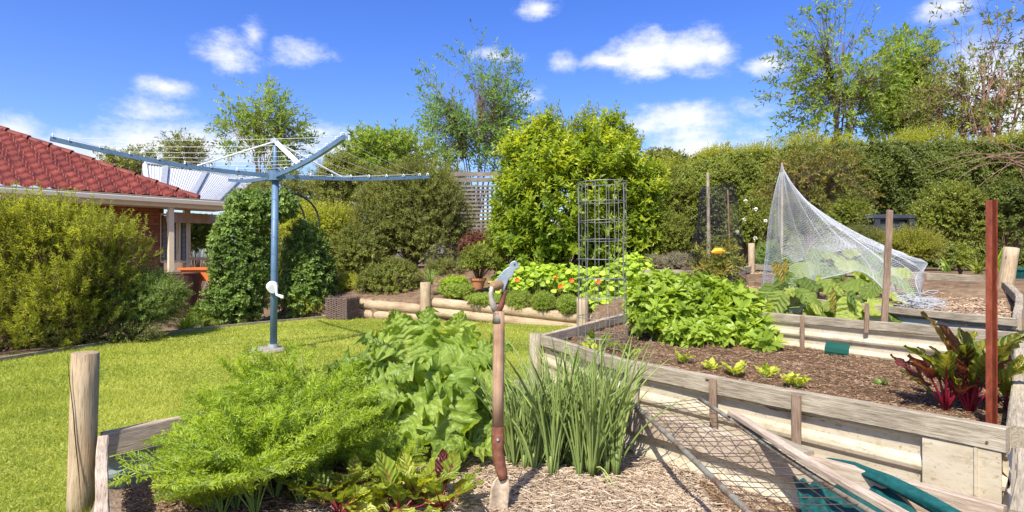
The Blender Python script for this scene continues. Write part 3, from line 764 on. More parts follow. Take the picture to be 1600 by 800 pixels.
# windows on the wall's right end: built as a frame standing in the patio corner
def window(P0, P1, z0, z1, parent, mull=1):
    P0 = np.array(P0); P1 = np.array(P1); g = Geo(); z = lambda p, q: (p[0], p[1], q)
    for zz in (z0, z1): g.obox(z(P0, zz), z(P1, zz), .05, .05)
    for k in range(mull + 2): p = P0 + (P1 - P0) * k / (mull + 1); g.obox(z(p, z0), z(p, z1), .045, .045, up=(1, 0, 0))
    f = g.build('window', M['cream_paint'], parent)
    q = Geo(); q.obox(z(P0, (z0 + z1) / 2), z(P1, (z0 + z1) / 2), .012, z1 - z0 - .07); q.build('pane', M['glass'], f)
    b = Geo(); d = nrm(P1 - P0); nn = np.array((-d[1], d[0]))
    for k in range(34):
        zz = z0 + .06 + (z1 - z0 - .1) * k / 34
        b.obox(z(P0 + d * .05 - nn * .03, zz), z(P1 - d * .05 - nn * .03, zz), .028, .004, up=(.3, -.3, .8))
    b.build('blind', M['blind'], f)
def xy(px, d): p = W(px, 400, d); return p[:2]
window(hp(.52, 1.02, 0)[:2], hp(.13, 1.02, 0)[:2], H - .15, H + 1.07, house, 0)
window(hp(.06, 1.02, 0)[:2], hp(-.12, 1.02, 0)[:2], H - .15, H + 1.07, house, 0)
p = hp(.6, .1, 0)
Geo().obox((p[0], p[1], -.3), (p[0], p[1], EZ - .2), .115, .115, up=(.6, .7, 0)).build('verandah_post', M['cream_paint'], house)
p = hp(-.16, 1.1, 0)
Geo().obox((p[0], p[1], -.3), (p[0], p[1], EZ - .2), .11, .11, up=(.6, .7, 0)).build('verandah_post', M['cream_paint'], house)
p, q = W(262, 339, 14.9), W(345, 343, 17.5)
Geo().obox(p, q, .07, .26).build('beam', M['wood_pale'], house)
g = Geo(); g.obox(W(292, 404, 17), W(345, 404, 18.4), .25, .08); g.build('sill_wall', M['cream_paint'], house)
# patio
g = Geo(); pp = [hp(.5, .6, -.31), hp(-6, .2, -.31), hp(-6, 7, -.31), hp(.5, 7, -.31)]
g.add(pp, np.array([(0, 3, 2, 1)] if False else [(0, 1, 2, 3)])); tag(g.build('patio', M['paving']), 'terracotta paved patio beside the house', None, None, 'structure')

# gabled white patio roof
pr = thing('patio_roof', 'white sheet gable roof over the patio behind the rotary clothes line', 'patio roof', tuple(W(300, 480, 17)))
R0, R1 = W(226, 257, 18.2), W(402, 278, 21.6); E1, E0 = W(356, 318, 18.6), W(232, 304, 16.6)
rows = []
n = 90
for i in range(n + 1):
    s = i / n; a = R0 + (R1 - R0) * s; b = E0 + (E1 - E0) * s; c = .012 * (1 if i % 2 < 1 else -1)
    rows.append([a + [0, 0, c], b + [0, 0, c]])
Geo().grid(np.array(rows)).build('roof_sheet', M['white_sheet'], pr)
bk2 = Geo(); G0 = R0 + (R0 - E0) * [1, 1, -1] * .9; G1 = R1 + (R1 - E1) * [1, 1, -1] * .9
bk2.add([R0, R1, G1, G0], np.array([(0, 1, 2, 3)])); bk2.build('roof_sheet', M['white_sheet'], pr)
dn = np.array((0, 0, .035))
for s in (.16, .5, .84):
    a = R0 + (R1 - R0) * s; b = E0 + (E1 - E0) * s
    Geo().obox(a + dn, b + dn, .16, .05).build('flashing_strip', M['galv'], pr)
Geo().tube([R0 + [0, 0, .06], R1 + [0, 0, .06]], .035, 6).build('ridge_cap', M['white_metal'], pr)
Geo().obox(R0 + [0, 0, -.05], E0 + [0, 0, -.05], .1, .16).build('barge_board', M['white_metal'], pr)
Geo().obox(R0 + [0, 0, -.05], G0 + [0, 0, -.05], .1, .16).build('barge_board', M['white_metal'], pr)
for q in (E1, W(402, 330, 20)):
    Geo().obox((q[0], q[1], -.31), (q[0], q[1], q[2]), .1, .1, up=(1, 0, 0)).build('post', M['wood_pale'], pr)
Geo().obox(E1 + [0, 0, -.12], E1 * .3 + W(430, 338, 20) * .7 + [0, 0, -.0], .08, .2).build('beam', M['orange'], pr)

# patio furniture glimpsed between bushes
ch = thing('wicker_tub', 'dark brown wicker tub chair on the patio behind the cream post', 'chair', tuple(W(285, 480, 13.6)))
c = W(287, 470, 13.6); a = np.linspace(0, 2 * np.pi, 24, endpoint=False)
rows = [np.stack([c[0] + r_ * np.cos(a), c[1] + r_ * np.sin(a), np.full(24, z)], 1) for r_, z in ((.22, -.3), (.27, .0), (.31, .35), (.33, .62), (.30, .63), (.27, .3), (.1, .28))]
Geo().grid(np.array(rows), close=True).build('shell', M['wicker'], ch)
g = Geo(); g.tube([c + [.315 * math.cos(x), .315 * math.sin(x), .64 - c[2]] for x in np.linspace(0, 2 * np.pi, 25)], .03, 6); g.build('rim', M['wicker'], ch)
tb = thing('patio_table', 'orange topped table on the patio left of the ivy arch', 'table', tuple(W(322, 480, 14.2)))
c = W(322, 418, 14.2)
Geo().box(c + [-.45, -.4, -.05], c + [.45, .4, .0]).build('table_top', M['orange'], tb)
Geo().box(c + [-.40, -.36, -.30], c + [.40, .36, -.052]).build('apron', M['orange'], tb)
for i in (-1, 1):
    for j in (-1, 1): Geo().box(c + [i * .38 - .04, j * .33 - .04, -.31 - c[2]], c + [i * .38 + .04, j * .33 + .04, -.302]).build('leg', M['wood_dark'], tb)
st = thing('planter_box', 'small red brown planter box on the patio beside the wicker tub', 'planter', tuple(W(300, 480, 14.6)))
c = W(300, 425, 14.8); Geo().box((c[0] - .15, c[1] - .15, -.31), (c[0] + .15, c[1] + .15, c[2])).build('box', M['terracotta'], st)
Geo().box((c[0] - .17, c[1] - .17, c[2] + .002), (c[0] + .17, c[1] + .17, c[2] + .05)).build('rim', M['terracotta'], st)

# ------------------------------------------------------------------ rotary clothes line
HX, HY = -2.55, 6.5; hub = np.array((HX, HY, H + .86))
hl = thing('rotary_clothes_line', 'blue grey rotary clothes line standing on the lawn with four long arms', 'clothes line', (HX, HY, 0))
g = Geo(); a = np.linspace(0, 2 * np.pi, 28, endpoint=False)
rows = [np.stack([HX - .06 + r_ * np.cos(a) * (1 + .05 * np.sin(3 * a)), HY - .02 + r_ * np.sin(a), np.full(28, z)], 1) for r_, z in ((.20, -.03), (.20, .025), (.17, .05), (.001, .056))]
g.grid(np.array(rows), close=True).build('footing', M['concrete'], hl)
Geo().tube([(HX, HY, .05), (HX + .02, HY, H + .82)], .036, 16).build('pole', M['hoist'], hl, smooth=True)
Geo().tube([(HX, HY, .055), (HX, HY, .09)], .055, 16).build('pole_collar', M['galv'], hl)
Geo().tube([(HX + .02, HY, H + .82), (HX + .02, HY, H + 1.235)], .026, 12).build('mast', M['hoist'], hl, smooth=True)
Geo().tube([(HX + .02, HY, H + 1.20), (HX + .02, HY, H + 1.25)], .05, 12).build('mast_cap', M['galv'], hl)
hub = np.array((HX + .02, HY, H + .855))
Geo().tube([hub - [0, 0, .05], hub + [0, 0, .05]], .075, 14).build('hub', M['hoist'], hl)
AV = [np.array((-1.5, -1.17)), np.array((1.17, -1.5)), np.array((1.5, 1.17)), np.array((-1.17, 1.5))]
ends = [np.array((HX + a_[0], HY + a_[1], H + z)) for a_, z in zip(AV, (1.03, .975, 1.0, 1.0))]
fr_c = [.20, .33, .45, .57, .69, .81, .93]
for k, e in enumerate(ends):
    t_ = np.linspace(0, 1, 14); pts = hub + (e - hub) * t_[:, None]; pts[:, 2] += -.05 * np.sin(t_ * np.pi) * (1 if k == 0 else .6)
    g = Geo(); ad = nrm(e - hub)
    for i in range(13): g.obox(pts[i] - ad * .001 * (i % 2), pts[i + 1] + ad * .001 * (i % 2), .030, .040)
    arm = g.build('arm', M['hoist'], hl)
    for f in fr_c + [.99]:
        i = f * 13; p_ = pts[int(i)] + (pts[min(13, int(i) + 1)] - pts[int(i)]) * (i - int(i)); 
        q = Geo(); b_ = nrm(np.cross(ad, (0, 0, 1)))
        q.tube([p_ + b_ * .018 + [0, 0, .018], p_ + b_ * .024 + [0, 0, .034], p_ + [0, 0, .046], p_ - b_ * .024 + [0, 0, .034], p_ - b_ * .018 + [0, 0, .018]], .006, 5); q.build('line_clip', M['white_metal'], arm)
    top = np.array((HX + .02, HY, H + 1.225)); m_ = pts[5] + (pts[6] - pts[5]) * (.1 if k != 3 else -2)
    q = Geo()
    if k == 1: q.obox(top, m_ + [0, 0, .03], .045, .012, up=(0, -1, .3))
    else: q.tube([top, m_ + [0, 0, .02]], .010 if k < 3 else .006, 6)
    q.build('stay', M['white_metal'], hl)
def armpt(k, f):
    e = ends[k]; return hub + (e - hub) * f + np.array((0, 0, -.05 * math.sin(f * math.pi) * (1 if k == 0 else .6) + .04))
for f in fr_c:
    g = Geo()
    for k in range(4):
        a_, b_ = armpt(k, f), armpt((k + 1) % 4, f); t_ = np.linspace(0, 1, 7)[:, None]
        pts = a_ + (b_ - a_) * t_; pts[:, 2] -= .025 * f * np.sin(t_[:, 0] * np.pi)
        g.tube(pts, .0021, 4, cap=False)
    g.build('line_loop', M['line'], hl)
cz = H - .345
cr = Geo(); cr.tube([(HX + .0, HY - .035, cz + .02), (HX + .035, HY - .105, cz + .0)], [.062, .05], 18); ob = cr.build('crank_housing', M['white_metal'], hl)
cr = Geo(); cr.tube([(HX + .05, HY - .10, cz + .05), (HX + .075, HY - .12, cz + .02), (HX + .085, HY - .13, cz - .06), (HX + .15, HY - .14, cz - .085), (HX + .16, HY - .14, cz - .085)], [.014, .014, .014, .02, .018], 8); cr.build('crank_handle', M['white_metal'], ob)

# ------------------------------------------------------------------ timber screen far behind
ls = thing('screen_fence', 'weathered timber screen of thin slats over lattice behind the big green bush', 'fence', tuple(W(742, 430, 15)))
x0, x1, dd = W(705, 0, 15)[0], W(800, 0, 15)[0], 15.0
for k, py in enumerate((272, 281)): Geo().obox((x0, dd, W(0, py, dd)[2]), (x1, dd, W(0, py, dd)[2]), .03, .10).build('board', M['grey_wood'], ls)
g = Geo()
for py in range(291, 405, 6): g.obox((x0, dd, W(0, py, dd)[2]), (x1, dd, W(0, py, dd)[2]), .02, .045)
for px in range(706, 800, 7): p = W(px, 0, dd); g.obox((p[0], dd + .03, .6), (p[0], dd + .03, W(0, 290, dd)[2]), .05, .02, up=(0, 1, 0))
g.build('lattice', M['grey_wood'], ls)
for px in (707, 796): p = W(px, 0, dd); Geo().obox((p[0], dd + .08, .4), (p[0], dd + .08, W(0, 270, dd)[2]), .1, .1, up=(0, 1, 0)).build('post', M['grey_wood'], ls)
pl_ = thing('paling_fence', 'grey paling fence running behind all the back shrubs', 'fence', (0, 23, 0))
for i, x0_ in enumerate(np.arange(-9.5, 8, 2.5)):
    g = Geo()
    for k in range(16): g.box((x0_ + k * .156, 23 + .01 * (k % 2), .3), (x0_ + k * .156 + .15, 23.02 + .01 * (k % 2), 2.35 + R.normal(0, .008)))
    g.build('palings', M['grey_wood'], pl_); Geo().box((x0_ - .05, 23.05, .3), (x0_ + .05, 23.15, 2.3)).build('post', M['grey_wood'], pl_)
bf = thing('timber_arbour', 'grey timber posts and slanting rail of an arbour beside the big bush', 'arbour', tuple(W(1020, 415, 12)))
for a, b, w_ in ((W(1012, 415, 12), W(1013, 315, 12), .09), (W(1027, 400, 12.6), W(1027, 335, 12.6), .08)): board('post', a, b, w_, w_, M['wood'], bf, .003, up=(0, -1, 0))
board('brace', W(1016, 322, 12), W(1046, 345, 12.2), .07, .07, M['wood'], bf, .002)
pf = thing('picket_rail', 'low grey picket fence under the arbour', 'fence', tuple(W(1000, 405, 12.5)))
Geo().obox(W(975, 400, 12.5), W(1040, 401, 12.5), .03, .05).build('rail', M['wood'], pf)
for px in range(976, 1040, 5): Geo().obox(W(px, 408, 12.46), W(px, 392, 12.46), .035, .015, up=(0, 1, 0)).build('picket', M['wood'], pf)
tp = thing('terracotta_pots', 'stack of terracotta pots under the arbour', 'pots', tuple(W(1014, 405, 11.5)))
c = W(1014, 405, 11.5)
for k in range(4):
    z = c[2] + k * .065 - .03; aa_ = np.linspace(0, 2 * np.pi, 20, endpoint=False)
    rows = [np.stack([c[0] + .01 * k + r_ * np.cos(aa_), c[1] + r_ * np.sin(aa_), np.full(20, z + dz)], 1) for r_, dz in ((.09, 0), (.115, .07), (.13, .075), (.13, .11), (.11, .11), (.09, .03))]
    Geo().grid(np.array(rows), close=True).build('pot', M['terracotta'], tp)

# compost bin
cb = thing('compost_bin', 'black plastic compost bin with a lid before the dark hedge', 'compost bin', tuple(W(1375, 395, 9.3)))
c = W(1372, 394, 9.6); g = Geo(); top = W(1380, 341, 9.6)[2]
rows = []
for r_, z in ((.43, c[2] - .2), (.40, c[2] + .1), (.39, c[2] + .11), (.38, c[2] + .2), (.37, c[2] + .21), (.36, c[2] + .3), (.35, c[2] + .31), (.33, top - .05)):
    rows.append([(c[0] + sx * r_ * (1 if abs(sx) == 1 else .9), c[1] + sy * r_, z) for sx, sy in ((-1, -.8), (-.8, -1), (.8, -1), (1, -.8), (1, .8), (.8, 1), (-.8, 1), (-1, .8))])
g.grid(np.array(rows), close=True).build('bin_body', M['black_plastic'], cb)
g = Geo(); rows = [[(c[0] + sx * r_, c[1] + sy * r_, z) for sx, sy in ((-1, -.8), (-.8, -1), (.8, -1), (1, -.8), (1, .8), (.8, 1), (-.8, 1), (-1, .8))] for r_, z in ((.38, top - .05), (.40, top - .02), (.39, top + .02), (.2, top + .05), (.001, top + .052))]
g.grid(np.array(rows), close=True).build('lid', M['black_plastic'], cb)
for i in (-1, 1): Geo().box((c[0] + i * .26 - .04, c[1] - .42, c[2] - .15), (c[0] + i * .26 + .04, c[1] - .37, top - .04)).build('rib', M['black_plastic'], cb)
hs_ = thing('green_tub', 'low dark green tub on the ground right of the big log post', 'tub', tuple(W(1595, 432, 6.5)))
c = W(1598, 430, 6.6); a = np.linspace(0, 2 * np.pi, 24, endpoint=False)
rows = [np.stack([c[0] + r_ * np.cos(a), c[1] + r_ * np.sin(a), np.full(24, c[2] + z)], 1) for r_, z in ((.15, -.08), (.2, .06), (.21, .06), (.21, .08), (.18, .08), (.15, -.02))]
Geo().grid(np.array(rows), close=True).build('tub_wall', M['green_cloth'], hs_)

# woven basket
bs_ = thing('willow_basket', 'square woven willow basket at the left end of the log wall', 'basket', tuple(W(536, 498, 9.9)))
c = W(536, 497, 9.9); zt = W(0, 464, 9.9)[2]; wv = Geo(); z = .02; k = 0
hw = .185
while z < zt:
    pts = []
    for i in range(33):
        s = i / 32 * 4; q = int(s) % 4; f = s - int(s)
        x, y = [(-1 + 2 * f, -1), (1, -1 + 2 * f), (1 - 2 * f, 1), (-1, 1 - 2 * f)][q]
        sc = hw * (1 + .06 * z) + .008 * (-1) ** (i + k); pts.append((c[0] + (x * .95 + y * .3) * sc, c[1] + (y * .95 - x * .3) * sc, z + R.normal(0, .003)))
    wv.tube(pts, .009, 5, cap=False); z += .0165; k += 1
wv.build('weave', M['willow'], bs_)
g = Geo()
for i in range(28):
    s = i / 28 * 4; q = int(s) % 4; f = s - int(s)
    x, y = [(-1 + 2 * f, -1), (1, -1 + 2 * f), (1 - 2 * f, 1), (-1, 1 - 2 * f)][q]
    b0 = np.array((c[0] + (x * .95 + y * .3) * hw, c[1] + (y * .95 - x * .3) * hw, 0)); g.tube([b0, b0 + [0, 0, zt + R.uniform(0, .035)]], .006, 5)
g.build('uprights', M['willow'], bs_)
# ------------------------------------------------------------------ spade
sp = thing('garden_spade', 'old garden spade standing upright in the straw mulch with a wooden shaft', 'spade', tuple(W(779, 790, 2.28)))
ds = 2.28
sh = Geo(); pts = [W(x, y, d) for x, y, d in ((778, 668, 2.25), (778.5, 600, 2.25), (779.5, 520, 2.25), (779.5, 486, 2.25))]
sh.tube(pts, [.0215, .0215, .0212, .0205], 20); M['shaftz'] = (lambda t: t.done(t.principled(t.mix(.45, t.ramp(t.noise(t.coord('Object', (50, 50, 2)), 3, 6, .7), [(.3, (.22, .115, .06)), (.5, (.36, .21, .12)), (.7, (.48, .31, .2))]), t.ramp(t.noise(t.coord('Object', (6, 6, 6)), 2, 4), [(.35, (.20, .1, .06)), (.65, (.5, .36, .24))])), .62, .3, bump=t.noise(t.coord('Object', (60, 60, 3)), 4, 4), bs=.4, bd=.002)))(NT('worn shaft wood'))
sh.build('shaft', M['shaftz'], sp, smooth=True)
g = Geo(); g.tube([W(778, 666, 2.248), W(778, 700, 2.245), W(780, 722, 2.235), W(784, 738, 2.215), W(787, 750, 2.20)], [.0228, .0226, .0225, .020, .016], 16)
so_ = g.build('socket', M['rust'], sp, smooth=True)
Geo().tube([W(778, 684, 2.245) + [0, -.019, 0], W(778, 684, 2.245) + [0, -.026, 0]], .005, 10).build('rivet', M['galv'], so_)
# blade, dusty with soil
rows = []
M['blade'] = (lambda t: t.done(t.principled(t.ramp(t.noise(t.coord(), 35, 7, .7), [(.3, (.28, .19, .12)), (.5, (.46, .36, .25)), (.7, (.60, .50, .37))]), .85, .2, bump=t.noise(t.coord(), 90, 4), bs=.6, bd=.003)))(NT('soil caked blade'))
for k, (py, wl, wr, d) in enumerate(((742, -4, 6, 2.215), (750, -12, 12, 2.205), (762, -16, 14, 2.205), (785, -18, 12, 2.215), (820, -19, 12, 2.23), (850, -18, 10, 2.24))):
    row = []
    for j in range(9):
        s = j / 8; x = 784 + wl + (wr - wl) * s - k * .6; row.append(W(x, py, d) + [0, -.012 * abs(2 * s - 1) ** 1.5 + .004, 0])
    rows.append(row)
bl = Geo().grid(np.array(rows)).build('blade', M['blade'], sp, smooth=True); md = bl.modifiers.new('solid', 'SOLIDIFY'); md.thickness = .003
M['agedsteel'] = plain('aged steel', (.40, .36, .30), .6, .3, .2, .35, 40)
# D handle: left strap, right strap, collar, grip
g = Geo(); g.tube([W(779, 488, 2.25), W(778.5, 505, 2.25)], [.0208, .0218], 16); g.build('collar', M['rusty_tube'], sp, smooth=True)
g = Geo(); g.tube([W(776, 488, 2.25), W(771, 478, 2.24), W(768, 468, 2.235), W(767, 458, 2.23), W(769, 448, 2.23)], [.013, .013, .011, .009, .008], 10); g.build('handle_arm', M['agedsteel'], sp, smooth=True)
g = Geo(); g.tube([W(778, 487, 2.25), W(783, 478, 2.255), W(787, 462, 2.27), W(790, 445, 2.28), W(792, 424, 2.29)], [.013, .011, .009, .009, .009], 10); ha = g.build('handle_arm', M['rust'], sp, smooth=True); ha['label'] = 'rusty right strap of the handle'
for py in (427, 442): Geo().tube([W(791.5, py, 2.275), W(791.5, py, 2.268)], .0045, 10).build('rivet', M['white_metal'], ha)
M['grip'] = M['wood_pale']
g = Geo(); g.tube([W(767.5, 445, 2.23), W(770, 446, 2.235), W(776, 447, 2.25), W(790, 440, 2.31), W(792, 438, 2.32)], [.011, .018, .0185, .016, .01], 14); g.build('grip', M['wood_shaft'], sp, smooth=True)
# flat cast bird perched on the handle
bd_ = thing('bird_ornament', 'flat blue grey metal bird ornament perched on the spade handle', 'ornament', tuple(W(788, 440, 2.265)))
ol = [(771,441),(776,436),(780,430),(785,424),(790,420),(795,417),(797,411),(801,408),(805,407),(808,409),(810,414),(813,418),(812,420),(807,420),(804,423),(802,430),(799,434),(795,436),(793,441),(790,449),(787,456),(783,457),(784,449),(779,446),(774,446)]
g = Geo(); n = len(ol); f = [W(x, y, 2.262) for x, y in ol]; b = [p + [0, .012, 0] for p in f]
g.add(f + b, [tuple(range(n))[::-1], tuple(range(n, 2 * n))] + [(i, (i + 1) % n, n + (i + 1) % n, n + i) for i in range(n)])
bo = g.build('body', M['bird'], bd_); md = bo.modifiers.new('bev', 'BEVEL'); md.width = .0025; md.segments = 2
Geo().tube([W(804, 413, 2.262) , W(804, 413, 2.258)], .003, 8).build('eye', M['black_plastic'], bd_)

# ------------------------------------------------------------------ wire cage in the brown bed
cg = thing('wire_cage', 'tall cylindrical galvanised wire plant cage standing in the brown bed', 'plant cage', (.61, 4.0, .4))
cx, cy, cr_ = .595, 4.02, .158; z0, z1 = H - .645, H + .485
g = Geo(); A_ = np.linspace(0, 2 * np.pi, 14, endpoint=False) + .2 + R.normal(0, .05, 14)
for a in A_:
    t_ = np.linspace(0, 1, 7); g.tube([(cx + cr_ * math.cos(a) + R.normal(0, .002), cy + cr_ * math.sin(a) + R.normal(0, .002), z0 + (z1 - z0) * q) for q in t_], .0021, 5)
g.build('upright_wires', M['wire'], cg)
for k in range(10):
    z = z1 - k * .127; ph = R.uniform(0, 6); a = np.linspace(0, 2 * np.pi, 41)
    Geo().tube([(cx + (cr_ + .002) * math.cos(x), cy + (cr_ + .002) * math.sin(x), z + .004 * math.sin(x + ph)) for x in a], .0023 if k else .003, 5, cap=False).build('hoop_wire', M['wire'], cg)

# ------------------------------------------------------------------ star picket and stakes
skp = thing('steel_picket', 'red oxide steel star picket standing beside the red stemmed chard', 'steel picket', tuple(W(1551, 668, 2.30)))
p0, p1 = W(1551, 680, 2.30), W(1551, 312, 2.30)
for k, ang in enumerate((math.radians(-90), math.radians(35), math.radians(145))):
    v = np.array((math.cos(ang), math.sin(ang), 0)); wv_ = .021
    g = Geo(); g.obox(p0 + v * wv_ / 2, p1 + v * wv_ / 2, .0045, wv_, up=tuple(v)); g.build('flange', M['rust_red'], skp)
tk = board('garden_stake', W(1379, 572, 3.68), W(1393, 328, 3.76), .040, .018, M['wood_dark'], None, .004, up=(.1, -1, 0))
tag(tk, 'slim leaning timber stake in front of the netted squash', 'stake')
tk = board('garden_stake', W(1018, 566, 3.5), W(1017, 531, 3.5), .010, .008, M['wood_dark'], None, .001, up=(0, -1, 0))
tag(tk, 'short thin twig stake stuck in the brown bed beside the wire cage', 'stake')

# ------------------------------------------------------------------ wire panel leaning on the near bed
wp = thing('wire_mesh_trellis', 'rusty tube framed wire mesh trellis lying across the bed rail', 'trellis', (.75, 2.3, .3))
P0, P1, P2, P3 = rel(.562, 2.80, -.686), rel(.872, 2.83, -.668), rel(.655, 1.60, -.70), rel(1.005, 1.60, -.715)
g = Geo(); t_ = np.linspace(0, 1, 12)[:, None]; pts = P0 + (P2 - P0) * t_; pts[:, 2] += .004 * np.sin(t_[:, 0] * 5); g.tube(pts, .0105, 10); g.build('frame_tube', M['rusty_tube'], wp, smooth=True)
g = Geo(); pts2 = P1 + (P3 - P1) * t_; pts2[:, 2] += .005 * np.sin(t_[:, 0] * 6 + 1); g.tube(pts2, .0095, 10); g.build('frame_tube', M['rusty_tube'], wp, smooth=True)
def pan(u, v): return P0 * (1 - u) * (1 - v) + P1 * u * (1 - v) + P2 * (1 - u) * v + P3 * u * v + np.array((0, 0, .006 - .006 * math.sin(math.pi * min(max(u, 0), 1))))
for v in np.linspace(.005, .99, 23):
    j = R.normal(0, .004); Geo().tube([pan(u, v + j) for u in np.linspace(-.01, 1.01, 9)], .0015, 5).build('cross_wire', M['darkwire'], wp)
for u in np.linspace(.12, .9, 7):
    j = R.normal(0, .012); g = Geo(); g.tube([pan(u + j * .4, v) for v in np.linspace(0, 1, 22)], .0013, 5); g.build('long_wire', M['darkwire'], wp)
# planks and green cloth beside it
pk = board('loose_plank', rel(.905, 2.52, -.640), rel(1.03, 1.50, -.672), .034, .022, M['wood_pale'], None, .005); tag(pk, 'long loose brown plank lying over the bed rail beside the wire panel', 'plank')
pk = board('loose_plank', rel(.915, 2.50, -.665), rel(1.045, 2.14, -.690), .05, .02, M['wood'], None, .003); tag(pk, 'short grey plank offcut tucked under the long brown plank', 'plank')
pts = np.array([rel(1.135, 2.24, -.735), rel(1.145, 2.20, -.715), rel(1.16, 2.05, -.685), rel(1.175, 1.9, -.675), rel(1.2, 1.75, -.68), rel(1.23, 1.55, -.69)])
pts = resample(pts, 40); g = Geo(); sides = 22; rows = []
for i, p in enumerate(pts):
    a = np.linspace(0, 2 * np.pi, sides, endpoint=False); rr = .016 * (1 + .5 * i / 40) * (1 + .12 * np.sin(3 * a + i * .22) + .08 * np.sin(5 * a - i * .15)) * (.45 if i == 0 else 1)
    rows.append(np.stack([p[0] + rr * np.cos(a), np.full(sides, p[1]), p[2] - .03 + rr * np.sin(a)], 1))
g.grid(np.array(rows), close=True); g.Fs.append(np.array([list(range(sides))]))
rc = thing('shade_cloth', 'dark green shade cloth rolled and crumpled beside the wire panel', 'shade cloth', (1.1, 1.9, .3))
g.build('rolled_edge', M['green_cloth'], rc, smooth=True)
nx, ny = 50, 60; u, v = np.meshgrid(np.linspace(0, 1, nx), np.linspace(0, 1, ny), indexing='ij')
cX = .80 + .40 * u; cY = 2.22 - .75 * v - .05 * u
cY = np.where(True, cY, 0); cX = cX + .12 * v * (1 - u) * 0
cZ = H - .80 + .05 * u + .016 * np.sin(u * 17 + 3 * v) * np.sin(v * 9 + 2) + .008 * np.sin(u * 40 + v * 13)
cX = cX - .03 * v + .22 * (1 - v) * (1 - u)
g = Geo().grid(np.stack([cX, cY, cZ], 2)); co = g.build('cloth_sheet', M['green_cloth'], rc, smooth=True)

# ------------------------------------------------------------------ bird net over the squash
nt_ = thing('bird_net', 'white bird netting draped from a tall peak down over the squash plants', 'garden net', tuple(W(1280, 480, 5.6)))
apex = W(1222, 256, 5.9)
# footline of the drape, left -> around the front -> right, then back
foot = [W(1192, 500, 5.35), W(1210, 505, 5.2), W(1235, 500, 5.1), W(1262, 470, 5.1), W(1290, 430, 5.15), W(1330, 422, 5.1), W(1372, 440, 4.9), W(1408, 468, 4.75), W(1442, 482, 4.7), W(1436, 455, 5.0), W(1432, 412, 5.5), W(1390, 398, 6.2), W(1330, 392, 6.8), W(1262, 400, 7.0), W(1215, 430, 6.8), W(1190, 470, 6.2), W(1188, 496, 5.6)]
shoulder = [W(1196, 400, 5.6), W(1208, 400, 5.5), W(1225, 400, 5.4), W(1245, 398, 5.4), W(1272, 390, 5.4), W(1312, 376, 5.4), W(1345, 385, 5.3), W(1380, 402, 5.25), W(1430, 412, 5.2), W(1428, 406, 5.4), W(1400, 395, 5.7), W(1350, 376, 6.1), W(1310, 368, 6.4), W(1265, 365, 6.5), W(1222, 370, 6.3), W(1203, 385, 6.0), W(1196, 398, 5.7)]
na2, nb2 = 84, 66
Ft = resample(foot, na2); Sh = resample(shoulder, na2); t_ = np.linspace(0, 1, nb2)
G3 = np.empty((nb2, na2, 3))
for j, t1 in enumerate(t_):
    if t1 < .62:
        q = t1 / .62; ex_ = 1 + .75 * np.clip((Sh[:, 0] - apex[0]) / .8, 0, 1); sag = .16 * math.sin(q * math.pi) * (1 - .25 * q)
        P = apex + (Sh - apex) * q; P[:, :2] = apex[:2] + (Sh - apex)[:, :2] * (q ** ex_)[:, None]; P[:, 2] = apex[2] + (Sh - apex)[:, 2] * q; P[:, 2] -= sag * 0
        P[:, 0] -= .03 * math.sin(q * math.pi) * (Sh[:, 0] < apex[0] + .1)
    else:
        q = (t1 - .62) / .38; P = Sh + (Ft - Sh) * q; P[:, :2] += (Sh - apex)[:, :2] * .06 * math.sin(q * math.pi)
    s = np.linspace(0, 2 * np.pi, na2); P[:, 1] += .03 * t1 * np.sin(s * 9 + 2 * t1); P[:, 0] += .016 * t1 * np.sin(s * 13 + 1)
    P[:, 2] += .02 * t1 * (t1 > .5) * np.sin(s * 11 + 8 * t1)
    G3[j] = P
G3[0] = apex + (G3[1] - apex) * .2
g = Geo(); a = G3[:, :-1].reshape(-1, 3); b = G3[:, 1:].reshape(-1, 3)
k0 = 4; rr = .0008
# diamond cords
a = G3[k0:-1, :-1].reshape(-1, 3); b = G3[k0 + 1:, 1:].reshape(-1, 3); g.sticks(a, b, rr)
a = G3[k0:-1, 1:].reshape(-1, 3); b = G3[k0 + 1:, :-1].reshape(-1, 3); g.sticks(a, b, rr)
for c_ in range(0, na2, 4): g.sticks(G3[:-1, c_], G3[1:, c_], .0013)
g.tube(G3[-1], .004, 4, cap=False)
g.tube([G3[int(x), na2 * 5 // 17] for x in range(0, nb2 - 30, 4)], .006, 4, cap=False)
g.build('mesh', M['net'], nt_)
Geo().tube([apex - [0, 0, 1.2], apex + [0, 0, .01]], .010, 6).build('support_cane', M['bark_pale'], nt_)
g = Geo(); # crumpled folds on the straw
for k in range(46):
    c = W(1432 + R.normal(0, 14), 476 + R.normal(0, 6), 4.75 + R.normal(0, .12)); c[2] = max(c[2], H - .42)
    ph = R.uniform(0, 6); r_ = R.uniform(.04, .10)
    g.tube([c + [r_ * math.cos(x + ph) * (1 + .4 * math.sin(3 * x)), r_ * .6 * math.sin(x), .012 * math.sin(2 * x + ph) + .01] for x in np.linspace(0, 5.5, 14)], .0025, 4, cap=False)
g.build('crumpled_end', M['net'], nt_)

